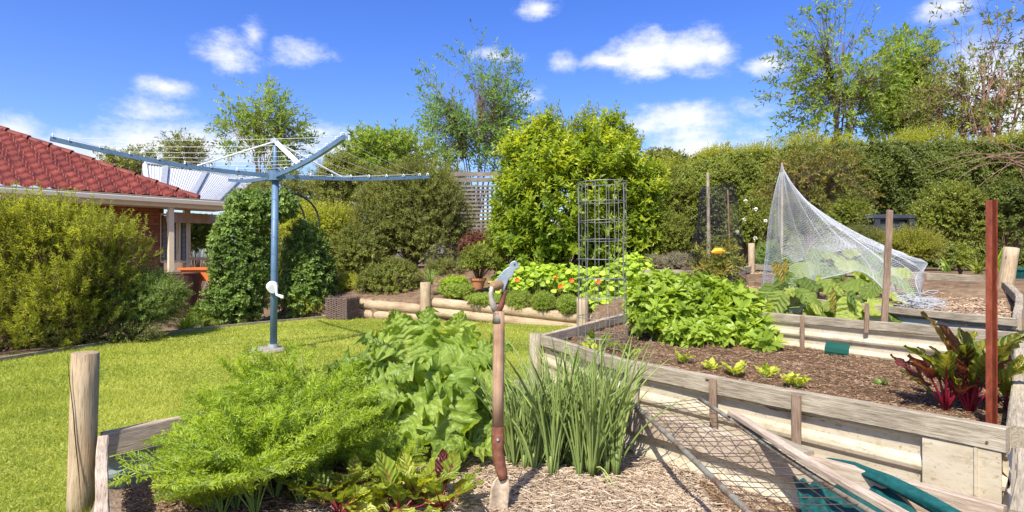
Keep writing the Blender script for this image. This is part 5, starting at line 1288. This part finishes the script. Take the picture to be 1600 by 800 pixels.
# ------------------------------------------------------------------ left side shrubs
def leuca():
    t = thing('needle_bush', 'large yellow green needle leaved bush in front of the house', 'bush', (-6.2, 7.4, -.1))
    g = Geo(); st = Geo(); Ps = []; Ds = []; root = np.array((-6.1, 7.5, -.1))
    for px, py, rx, ry, d, n in ((70, 425, 100, 70, 7.3, 900), (20, 372, 60, 38, 7.2, 330), (118, 375, 48, 36, 7.3, 330), (170, 400, 30, 34, 7.1, 190), (60, 500, 105, 50, 6.9, 600), (140, 470, 50, 55, 7.0, 330), (-60, 440, 110, 90, 7.4, 500), (70, 350, 30, 26, 7.2, 120), (185, 372, 18, 20, 7.0, 60)):
        P, D, u = ell(n, W(px, py, d), (px_r(rx, d), .65, px_r(ry, d)), .16, abs(px) + 5, .5, -.8); Ps.append(P); Ds.append(D)
    P = np.concatenate(Ps); D = np.concatenate(Ds); k = (P[:, 2] > -.1) & (P[:, 0] < np.interp(P[:, 1], [5.9, 6.9, 8.3], [-5.0, -4.72, -4.4]) - .0); P, D = P[k], D[k]
    up = D * .55 + np.array((.1, -.1, .9)) + R.normal(0, .3, D.shape)
    rn = np.clip(R.normal(.42, .2, len(P)) + .3 * np.clip((P[:, 2] - .7) / 1.2, -.6, 1), 0, 1)
    shoots(g, P, up, .26 * R.uniform(.5, 1.4, len(P)), 30, .050, .0105, DIAM, .8, t0=.25, stems=st, sr=.0035, rnd=rn, taper=.2)
    for i in range(90):
        q = P[R.integers(len(P))]; st.tube([root + R.normal(0, .25, 3) * [1, 1, 0], (root + q) / 2 + R.normal(0, .1, 3) + [0, 0, .15], q], [.016, .010, .004], 4, cap=False)
    g.build('foliage', M['leuca'], t); st.build('stems', M['twig'], t)
leuca()
pbush('silvery_shrub', 'soft grey green needle shrub below the cream verandah post', 'shrub', 210, 478, 72, 50, 7.7, M['rosemary'], 2600, 20, .17, .04, .010, tmpl=DIAM, lobes=8, seed=91, depth=.55)
pbush('silvery_shrub', 'dark low shrub along the edging under the needle bush', 'shrub', 120, 525, 120, 26, 7.2, M['hedge_dark'], 1300, 12, .12, .03, .012, tmpl=OVAL, seed=92, depth=.3)
strapclump('grass_tuft', 'bright green grassy tuft at the lawn edge near the ivy arch', 290, 522, 8.6, 320, .42, .008, M['carrot'], .9, curve=.5)
pbush('leafy_shrub', 'mixed green foliage at the foot of the patio behind the tuft', 'shrub', 322, 495, 22, 20, 10.2, M['ivy'], 500, 10, .14, .05, .02, tmpl=OVAL, seed=93)

# ivy arch
def ivy():
    t = thing('ivy_arch', 'garden arch overgrown with dark glossy ivy, columns left and right of the pole', 'arch', (-4.2, 9.6, 0))
    fr2 = Geo(); s = np.linspace(0, np.pi, 18)
    pl, prr = W(372, 510, 9.7), W(476, 500, 10.7)
    for o in (0, .35):
        pts = [(pl[0] + o * .4, pl[1] + o, 0)]
        for a in s: 
            m_ = (pl + prr) / 2; h = (prr - pl) / 2; pts.append((m_[0] - h[0] * math.cos(a) + o * .4, m_[1] - h[1] * math.cos(a) + o, H + .62 + .48 * math.sin(a)))
        pts.append((prr[0] + o * .4, prr[1] + o, 0)); fr2.tube(pts, .018, 8)
    fr2.build('arch_frame', M['black_plastic'], t)
    for blobs, nm in ((((375, 405, 37, 92, 9.7, 1900), (395, 328, 34, 24, 9.9, 380), (368, 470, 38, 40, 9.6, 600), (428, 322, 34, 17, 10.0, 420), (395, 318, 34, 14, 9.9, 260)), 'ivy_column'), (((478, 410, 30, 62, 10.6, 1000), (470, 460, 32, 40, 10.5, 520), (498, 440, 22, 40, 10.6, 350)), 'ivy_column')):
        g = Geo(); st = Geo()
        for px, py, rx, ry, d, n in blobs:
            P, D, u = ell(n, W(px, py, d), (px_r(rx, d), .36, px_r(ry, d)), .12, px, .4, -.98); k = P[:, 2] > 0; P, D = P[k], D[k]
            shoots(g, P, D + [0, 0, .2] + R.normal(0, .3, D.shape), .12, 8, .062, .038, OVAL, 1.1, stems=st, sr=.003)
        g.build(nm, M['ivy'], t); st.build('ivy_stems', M['twig'], t)
ivy()

# ------------------------------------------------------------------ broad leaved bush in the brown bed
def basil():
    c = W(1088, 500, 4.75); t = thing('broad_leaf_bush', 'dense pale green broad leaved herb bush at the back of the brown bed', 'herb bush', (c[0], c[1], H - .63))
    g = Geo(); st = Geo(); Ps = []; Ds = []
    for px, py, rx, ry, d, n in ((1050, 470, 70, 38, 4.9, 190), (1090, 490, 90, 44, 4.75, 310), (1150, 500, 40, 36, 4.55, 120), (1020, 490, 36, 34, 4.8, 100), (1110, 525, 76, 20, 4.45, 140), (1180, 530, 18, 14, 4.35, 30)):
        P, D, u = ell(n, W(px, py, d), (px_r(rx, d), .26, px_r(ry, d)), .12, px, .5, -.7); Ps.append(P); Ds.append(D)
    P = np.concatenate(Ps); D = np.concatenate(Ds); k = P[:, 2] > H - .62; P, D = P[k], D[k]
    shoots(g, P, D * .8 + np.array((0, -.1, .8)) + R.normal(0, .3, D.shape), .085 * R.uniform(.6, 1.3, len(P)), 10, .092, .044, OVAL, 1.15, droop=.25, stems=st, sr=.003, taper=.5)
    root = np.array((c[0], c[1], H - .65))
    for i in range(60):
        q = P[R.integers(len(P))]; b = root + [R.normal(0, .15), R.normal(0, .08), 0]; st.tube([b, (b + q) / 2 + R.normal(0, .02, 3), q], [.005, .004, .003], 4, cap=False)
    g.build('foliage', M['basil'], t); st.build('stems', M['greenstem'], t)
basil()
# yellowing tomato inside the dark net
c = W(1118, 420, 6.7); t = thing('tomato_plant', 'yellowing tomato plant inside the dark netting', 'tomato plant', (c[0], c[1], .45))
g = Geo(); st = Geo(); P, D, u = ell(150, c, (.22, .24, .28), .25, 95, .8, -.9); shoots(g, P, D + [0, 0, -.2], .14, 7, .07, .03, OVAL, .8, stems=st, sr=.003, droop=.4)
for i in range(10): q = P[R.integers(len(P))]; st.tube([(c[0] + R.normal(0, .1), c[1], .4), (c + q) / 2, q], [.008, .006, .003], 4)
M['dying'] = leafmat('yellowing leaves', (.08, .08, .02), (.13, .145, .025), (.22, .15, .03), .4)
g.build('foliage', M['dying'], t); st.build('stems', M['greenstem'], t)
c1 = W(1122, 393, 6.45); Geo().tube([c1 - [.07, 0, .01], c1 - [.03, 0, -.005], c1 + [.03, 0, .005], c1 + [.07, 0, 0]], [.01, .035, .035, .01], 8).build('fruit', M['squash_fl'], t)
# ------------------------------------------------------------------ large single leaves
def bigleaf(g, base, d, up, L, Wd, shape='heart', curl=.25, ruffle=.12, fold=.15, seed=0, nu=16, nv=13, rnd=.5, twist=0.):
    rs = np.random.default_rng(seed); d = nrm(d); b = nrm(np.cross(up, d)); n = np.cross(d, b)
    u = np.linspace(0, 1, nu); v = np.linspace(-1, 1, nv); U, V = np.meshgrid(u, v, indexing='ij')
    if shape == 'heart': wd = np.sin(np.pi * np.clip(U * .93 + .07, 0, 1) ** .62) ** .75
    elif shape == 'round': wd = np.sqrt(np.clip(1 - (2 * U - 1) ** 2, 0, 1)) ** .8
    else: wd = np.sin(np.pi * np.clip(U * .97 + .02, 0, 1) ** .8) ** .9
    edge = 1 + .10 * np.sin(U * 23 + rs.uniform(0, 6)) * np.sign(V) + .06 * np.sin(U * 41 + V * 2 + rs.uniform(0, 6))
    x = U * L - (.16 * L * np.abs(V) ** 2 * (1 - U) ** 2 if shape in ('heart', 'round') else 0)
    y = V * wd * Wd / 2 * edge
    ph = rs.uniform(0, 6, 3)
    z = fold * np.abs(V) * Wd * .5 * wd - curl * L * U ** 2.0
    z += ruffle * Wd * .28 * np.abs(V) ** 1.7 * (np.sin(U * 17 + ph[0] + 2 * V) + .6 * np.sin(U * 31 + ph[1]) + .45 * np.sin(U * 53 + ph[2] + V * 3) * (nu > 20))
    z += .03 * Wd * np.sin((U * 7.5 - np.abs(V) * 1.8) * 2 * np.pi) * (1 - .3 * np.abs(V)) * (wd > .2)
    z += .05 * Wd * np.sin(U * 5 + V * 3 + ph[2]) + (.022 * Wd * np.sin(U * 38 + ph[0]) * np.sin(V * 15 + ph[1] + U * 6) if L > .19 else 0)
    ax = twist * U; y2 = y * np.cos(ax) - z * np.sin(ax); z2 = y * np.sin(ax) + z * np.cos(ax)
    P = np.asarray(base) + x[..., None] * d + y2[..., None] * b + z2[..., None] * n
    return g.grid(P, rnd, U, V)

# ------------------------------------------------------------------ rhubarb
rh = thing('rhubarb_plant', 'huge rhubarb plant with crinkled broad green leaves in the near bed', 'rhubarb', tuple(rel(-.42, 2.95, -.93)))
root = rel(-.42, 3.02, -.93)
def rleaf(px, py, d, L, az, elv, sd, curl=.28, wd=.95, rnd=None):
    """blade whose middle sits near px,py at depth d; az 0 = to the right, 90 = away"""
    c = W(px, py, d); dv = np.array((math.cos(rad(az)) * math.cos(rad(elv)), math.sin(rad(az)) * math.cos(rad(elv)), math.sin(rad(elv))))
    b = c - dv * L * .45; rs = np.random.default_rng(sd)
    up = np.array((rs.normal(0, .2), -.45, 1.)); g = Geo(); bigleaf(g, b, dv, up, L, L * wd, 'heart', curl, rs.uniform(.38, .6), rs.uniform(.02, .22), sd, 34, 23, rs.uniform(.0, .95) if rnd is None else rnd)
    lf = g.build('leaf', M['rhubarb'], rh, smooth=True)
    s = Geo(); r0 = root + rs.normal(0, .07, 3) * [1, 1, 0]; m_ = (r0 + b) / 2 + [0, 0, .07]; s.tube([r0, m_, b, b + dv * L * .25 - [0, 0, .004]], [.010, .0085, .006, .003], 7); s.build('stalk', M['pinkstem'], lf, smooth=True)
LV = [(575,560,3.0,.26,200,15),(610,530,3.1,.26,150,40),(640,525,3.15,.28,100,55),(680,515,3.2,.28,80,60),(715,530,3.15,.26,60,45),(740,550,3.05,.27,20,25),(760,585,2.95,.24,-10,10),
 (560,600,2.9,.25,190,0),(600,580,2.85,.26,215,20),(640,575,2.8,.24,250,20),(700,575,2.85,.27,-40,20),(735,610,2.8,.24,-25,0),(545,575,3.05,.22,180,20),
 (590,640,2.75,.30,220,-20),(560,650,2.8,.24,200,-25),(640,655,2.68,.27,255,-35),(700,650,2.65,.32,-75,-35),(675,620,2.7,.24,-100,-10),(740,655,2.72,.26,-50,-25),(765,640,2.8,.22,-20,-20),
 (620,610,2.72,.22,235,0),(655,600,2.8,.22,180,10),(700,690,2.62,.20,-60,-15),(740,690,2.66,.18,-40,-10),(660,500,3.25,.24,95,70),(625,500,3.2,.2,120,65),(720,505,3.25,.22,60,65),(765,550,3.1,.22,10,35),
 (600,540,2.95,.24,230,35),(660,550,2.9,.24,-90,45),(690,600,2.75,.22,-60,15),(780,600,2.95,.2,0,0),(580,615,2.75,.22,225,-5),(615,675,2.66,.2,240,-20)]
for i, (px, py, d, L, az_, el_) in enumerate(LV):
    if i in (3, 8, 21, 29): continue
    if py < 535: py += 12
    rleaf(px, py, d, L * 1.04, az_ + R.normal(0, 12), el_ + R.normal(0, 6), 300 + i)

# ------------------------------------------------------------------ carrots
def carrot(seed):
    rs = np.random.default_rng(seed); g = Geo(); st = Geo(); nf = 11
    for f in range(nf):
        a = rs.uniform(0, 2 * np.pi); L = rs.uniform(.30, .46); lean = rs.uniform(.15, .75)
        dh = np.array((math.cos(a), math.sin(a), 0)); s = np.linspace(0, 1, 9)[:, None]
        pts = dh * lean * L * (s * .6 + .7 * s ** 2.2) + np.array((0, 0, 1)) * L * (s - lean * .55 * s ** 2.6)
        st.tube(pts, np.linspace(.0028, .001, 9), 4, cap=False)
        T = np.gradient(pts, axis=0); T = nrm(T); rf = rs.uniform(.2, .8)
        for k, u in enumerate(np.linspace(.34, .99, 17)):
            i = min(7, int(u * 8)); fr = u * 8 - i; p = pts[i] * (1 - fr) + pts[i + 1] * fr; td = T[i]; side = nrm(np.cross(td, dh + [0, 0, .3])) if True else 0
            pl = .085 * math.sin(math.pi * min(1, (1.02 - u) * 1.25 + .1)) + .012
            for sg in (-1, 1):
                dr = nrm(side * sg + td * .65 + rs.normal(0, .15, 3)); q = p + dr * pl; st.sticks([p], [q], .0009)
                m = 9; w_ = np.linspace(.2, 1, m); b = nrm(np.cross(dr, side * sg + rs.normal(0, .3, 3) + td)); 
                PP = p + dr * pl * w_[:, None]; sgn = np.where(np.arange(m) % 2, 1, -1)[:, None]
                DD = dr + b * sgn * .9 + nrm(np.cross(b, dr)) * rs.normal(0, .45, (m, 1))
                ll = .022 * (1.15 - w_ * .6) + .004
                g.leaves(PP, DD, rs.normal(0, 1, (m, 3)) + [0, 0, .6], ll, ll * .30, DIAM, np.clip(rf + rs.normal(0, .1, m), 0, 1))
    return g, st
protos = []
for k in range(4):
    g, st = carrot(500 + k); t = thing('carrot_plant', 'feathery bright green carrot plant in the crowded carrot patch of the near bed', 'carrot plant', (0, 0, 0), 'carrot plants in the near bed')
    g.build('fronds', M['carrot'], t); st.build('frond_stalks', M['greenstem'], t); protos.append(t)
spots = [(290,700,2.42),(285,745,2.3),(300,740,2.3),(340,660,2.65),(350,720,2.4),(390,640,2.75),(400,690,2.5),(450,640,2.8),(450,700,2.5),(430,740,2.3),(500,670,2.65),(510,700,2.5),(370,770,2.2),(320,790,2.15),(420,620,2.9),(480,630,2.9),(560,700,2.5),(610,705,2.48),(400,780,2.15),(310,770,2.2),(470,760,2.25),(340,690,2.55),(370,630,2.8),(520,660,2.75),(300,720,2.35),(440,670,2.65),(380,665,2.6),(490,720,2.4),(300,790,2.15),(545,680,2.6),(350,750,2.3),(410,720,2.42)]
for i, (px, py, d) in enumerate(spots):
    o = protos[i % 4] if i < 4 else copytree(protos[i % 4]); px = px + (28 if px < 330 else 0); sc = R.uniform(.75, 1.05) * (1.08 if px > 380 and px < 520 else .90 if px > 330 else .66) * (.65 if px > 540 else 1)
    o.location = ((px - 800) / F * d, d, H - .935); o.rotation_euler = (0, 0, R.uniform(0, 6.28)); o.scale = (sc, sc, sc * (1.15 if 400 < px < 500 else 1))

# ------------------------------------------------------------------ spring onions
def onion(seed):
    rs = np.random.default_rng(seed); g = Geo()
    for k in range(rs.integers(6, 10)):
        a = rs.uniform(0, 2 * np.pi); L = rs.uniform(.34, .56); ln = abs(rs.normal(.0, .17)) + .02; dh = np.array((math.cos(a), math.sin(a), 0))
        s = np.linspace(0, 1, 9)[:, None]; pts = dh * .006 + dh * ln * L * (s + .9 * s ** 2.5) + np.array((0, 0, 1)) * L * (s - ln * .3 * s ** 3)
        if rs.random() < .10: pts[5:] += dh * .12 * (s[5:] - s[5]) * 2; pts[5:, 2] -= ((s[5:, 0] - s[5, 0]) * L * 1.3)
        g.tube(pts, np.array([.0045, .0055, .0062, .0066, .0066, .006, .005, .0035, .0008]) * rs.uniform(.55, .95), 6, rnd=float(np.clip(rs.normal(.45, .2), 0, 1)))
    for k in range(rs.integers(0, 2)):
        a = rs.uniform(0, 2 * np.pi); dh = np.array((math.cos(a), math.sin(a), 0)); s = np.linspace(0, 1, 7)[:, None]
        g.tube(dh * .14 * s ** 1.2 + np.array((0, 0, 1)) * (.05 * np.sin(s * 3.0) + .004), .003, 4, rnd=1.0)
    return g
op = []
for k in range(6):
    t = thing('spring_onion', 'upright blue green spring onion in the tall clump right of the spade', 'spring onion', (0, 0, 0), 'spring onions beside the spade')
    onion(700 + k).build('leaves', M['onion'], t, smooth=True)
    g = Geo(); g.tube([(0, 0, -.02), (0, 0, .05), (0, 0, .09)], [.009, .0075, .007], 8); g.build('stem', M['onion'], t, smooth=True); op.append(t)
osp = []
for px in np.arange(800, 965, 8.5):
    for q in range(3): osp.append((px + R.normal(0, 4), 2.66 + R.normal(0, .06) - .0006 * (px - 800) + q * .08))
for i, (px, d) in enumerate(osp):
    o = op[i] if i < 6 else copytree(op[i % 6]); sc = R.uniform(.8, 1.15) * (1.05 if px > 850 else .8)
    o.location = ((px - 800) / F * d, d, H - .935); o.rotation_euler = (0, 0, R.uniform(0, 6.28)); o.scale = (sc, sc, sc)

# ------------------------------------------------------------------ beetroot / leafy seedlings in front
def leafplant(name, label, cat, px, d, z, n, L, Wd, mats, stem, seed, lift=(.3, 1.1), shape='lance', group=None, sl=.6, xy=None):
    rs = np.random.default_rng(seed); c = np.array(((px - 800) / F * d, d, z)); t = thing(name, label, cat, tuple(c), group)
    for k in range(n):
        a = k * 2.4 + rs.uniform(-.4, .4); e = rs.uniform(*lift); dh = np.array((math.cos(a), math.sin(a), 0)); l_ = L * rs.uniform(.65, 1.1); s_ = l_ * sl * rs.uniform(.7, 1.2)
        d0 = nrm(dh * math.cos(e) + np.array((0, 0, math.sin(e)))); b = c + dh * .008 + d0 * s_
        g = Geo(); d1 = nrm(d0 + dh * .25); bigleaf(g, b, d1, np.array((0, 0, 1)) - dh * .3 + rs.normal(0, .15, 3), l_, l_ * Wd, shape, rs.uniform(.1, .4), rs.uniform(.2, .45), rs.uniform(.05, .3), seed * 31 + k, 14, 9, rs.random())
        lf = g.build('leaf', M[mats[rs.integers(len(mats))]], t, smooth=True)
        s = Geo(); s.tube([c + dh * .004, (c + b) / 2 + [0, 0, .004], b, b + d1 * l_ * .4 - [0, 0, .002]], [.0035, .003, .0025, .001] if L < .16 else [.0065, .005, .004, .0015], 6); s.build('stalk', M[stem], lf, smooth=True)
    return t
bl_ = ['left', 'x']
for i, (px, d, lab) in enumerate(((505, 2.24, 'young beetroot plant with green leaves just below the carrots'), (555, 2.30, 'young beetroot plant with dark red tinged leaf tips between two greener ones'), (600, 2.24, 'young beetroot plant with broad green leaves below the rhubarb'), (650, 2.28, 'young beetroot plant with glossy narrow leaves nearest the spade'), (690, 2.22, 'small beetroot plant with a flat lying leaf beside the straw'), (530, 2.16, 'pale grey green leafed seedling at the bottom edge below the carrots'), (625, 2.17, 'low beetroot plant at the bottom edge under the rhubarb'))):
    leafplant('beetroot_plant', lab, 'beetroot plant', px, d, H - .925, 10, .145, .5, ['beet', 'beet', 'beet', 'chard_dark'] if i in (1, 4) else ['beet'], 'redstem', 900 + i, (.25, 1.2), group='young beetroot plants')

# ------------------------------------------------------------------ chard
def chard(px, d, n, L, seed, label, mats):
    leafplant('chard_plant', label, 'chard', px, d, H - .645, n, L, .46, mats, 'redstem', seed, (.95, 1.52), 'lance', 'red stemmed chard plants', sl=.75)
chard(1515, 2.50, 22, .215, 31, 'large crimson stemmed chard with crinkled green leaves left of the red picket', ['chard', 'chard', 'chard', 'chard_dark'])
chard(1478, 2.55, 11, .19, 32, 'dark maroon leaved chard leaning left at the bed corner', ['chard_dark', 'chard'])
chard(1578, 2.50, 11, .15, 33, 'small green chard between the red picket and the side rail', ['chard'])

# lettuce seedlings and small greens in the brown bed
def onR1(px, py, z=-.645): d = -z * F / (py - 400); return (px - 800) / F * d, d
for i, (px, py, lab, L) in enumerate(((1066, 568, 'pale lettuce seedling in the brown bed, furthest left of the row', .055), (1112, 580, 'small upright lettuce seedling directly above the first rail stake', .05), (1148, 588, 'wide yellow green lettuce seedling right of the small upright one', .06), (1197, 592, 'narrow upright yellow lettuce seedling in the middle of the row', .055), (1232, 604, 'low lettuce seedling just left of the second rail stake', .05), (1247, 606, 'bright lettuce seedling directly above the second rail stake', .055), (1374, 606, 'tiny grey green seedling alone in the brown soil', .035), (1290, 540, 'tiny flat weed seedling near the green patched wall', .04))):
    x, d = onR1(px, py)
    leafplant('lettuce_seedling', lab, 'seedling', px, d, H - .645, 9, L * 1.25, .6, ['lettuce'] if i < 6 else ['rosemary'], 'greenstem', 1200 + i, (.8, 1.5), 'lance', 'seedlings in the brown bed', sl=.35)
leafplant('lettuce_seedling', 'young green plant inside the foot of the wire cage', 'seedling', 935, 4.0, H - .64, 9, .10, .55, ['basil'], 'greenstem', 1300, (.5, 1.3), sl=.9)
leafplant('lettuce_seedling', 'green leafy seedling just right of the wire cage foot', 'seedling', 982, 3.75, H - .64, 8, .08, .55, ['basil'], 'greenstem', 1301, (.5, 1.3), sl=.7)
leafplant('lettuce_seedling', 'small green seedling left of the cage behind the front rail', 'seedling', 925, 3.8, H - .64, 7, .07, .5, ['lettuce'], 'greenstem', 1302, (.5, 1.3), sl=.7)

# ------------------------------------------------------------------ squash
sq = thing('squash_plant', 'sprawling squash plant with large limp leaves spilling over the rail under the net', 'squash plant', tuple(W(1290, 485, 5.2)))
M['squash_yellow'] = leafmat('yellowed squash leaf', (.10, .10, .02), (.18, .17, .03), (.26, .17, .03), .4, .5, .3, (5, 1.6, (.5, .45, .15), .4), 3)
SQ = [(1215,470,4.95),(1240,450,5.1),(1262,462,4.9),(1280,478,4.8),(1295,440,5.1),(1320,455,4.8),(1340,435,5.0),(1345,470,4.65),(1362,448,4.8),(1375,475,4.55),(1398,482,4.5),(1325,482,4.65),(1300,495,4.75),(1270,488,4.85),(1205,490,5.0),(1228,486,4.95),(1250,420,5.3),(1285,415,5.4),(1320,408,5.4),(1350,405,5.4),(1380,415,5.2),(1230,440,5.2),(1410,440,5.0),(1300,420,5.2),(1265,438,5.1),(1345,420,5.1),(1310,470,4.75),(1288,505,4.75),(1330,498,4.6),(1200,455,5.2),(1400,462,4.8),(1370,430,5.0),(1235,415,5.5),(1270,400,5.6),(1335,390,5.7),(1300,395,5.7),(1375,400,5.6),(1405,420,5.3)]
for i, (px, py, d) in enumerate(SQ):
    rs = np.random.default_rng(1500 + i); c = W(px, py, d); az_ = rs.uniform(180, 360); e = rad(rs.uniform(-60, 10)); L = rs.uniform(.15, .23)
    dv = np.array((math.cos(rad(az_)) * math.cos(e), math.sin(rad(az_)) * math.cos(e), math.sin(e))); b = c - dv * L * .4; g = Geo()
    bigleaf(g, b, dv, np.array((0, -.5, 1.)), L, L * rs.uniform(.8, 1.05), 'round', rs.uniform(.25, .6), .18, rs.uniform(-.35, .1), 1500 + i, 13, 11, rs.random())
    lf = g.build('leaf', M['squash'], sq, smooth=True); s = Geo(); r0 = np.array((c[0] + rs.normal(0, .1), c[1] + .25, H - .43)); s.tube([r0, (r0 + b) / 2 + [0, 0, .06], b], [.007, .006, .004], 6); s.build('stalk', M['greenstem'], lf, smooth=True)
for px, py, d, L in ((1220, 425, 5.0, .17), (1228, 415, 5.05, .14), (1302, 462, 4.62, .15), (1301, 478, 4.6, .11), (1212, 418, 5.0, .13)):
    g = Geo(); c = W(px, py, d); bigleaf(g, c + [0, 0, L * .4], (.15, -.25, -1), (.4, -1, .2), L, L * .5, 'lance', .15, .6, -.6, int(px), 12, 9, .6)
    o = g.build('leaf', M['squash_yellow'], sq, smooth=True); o['label'] = 'limp yellowed leaf'
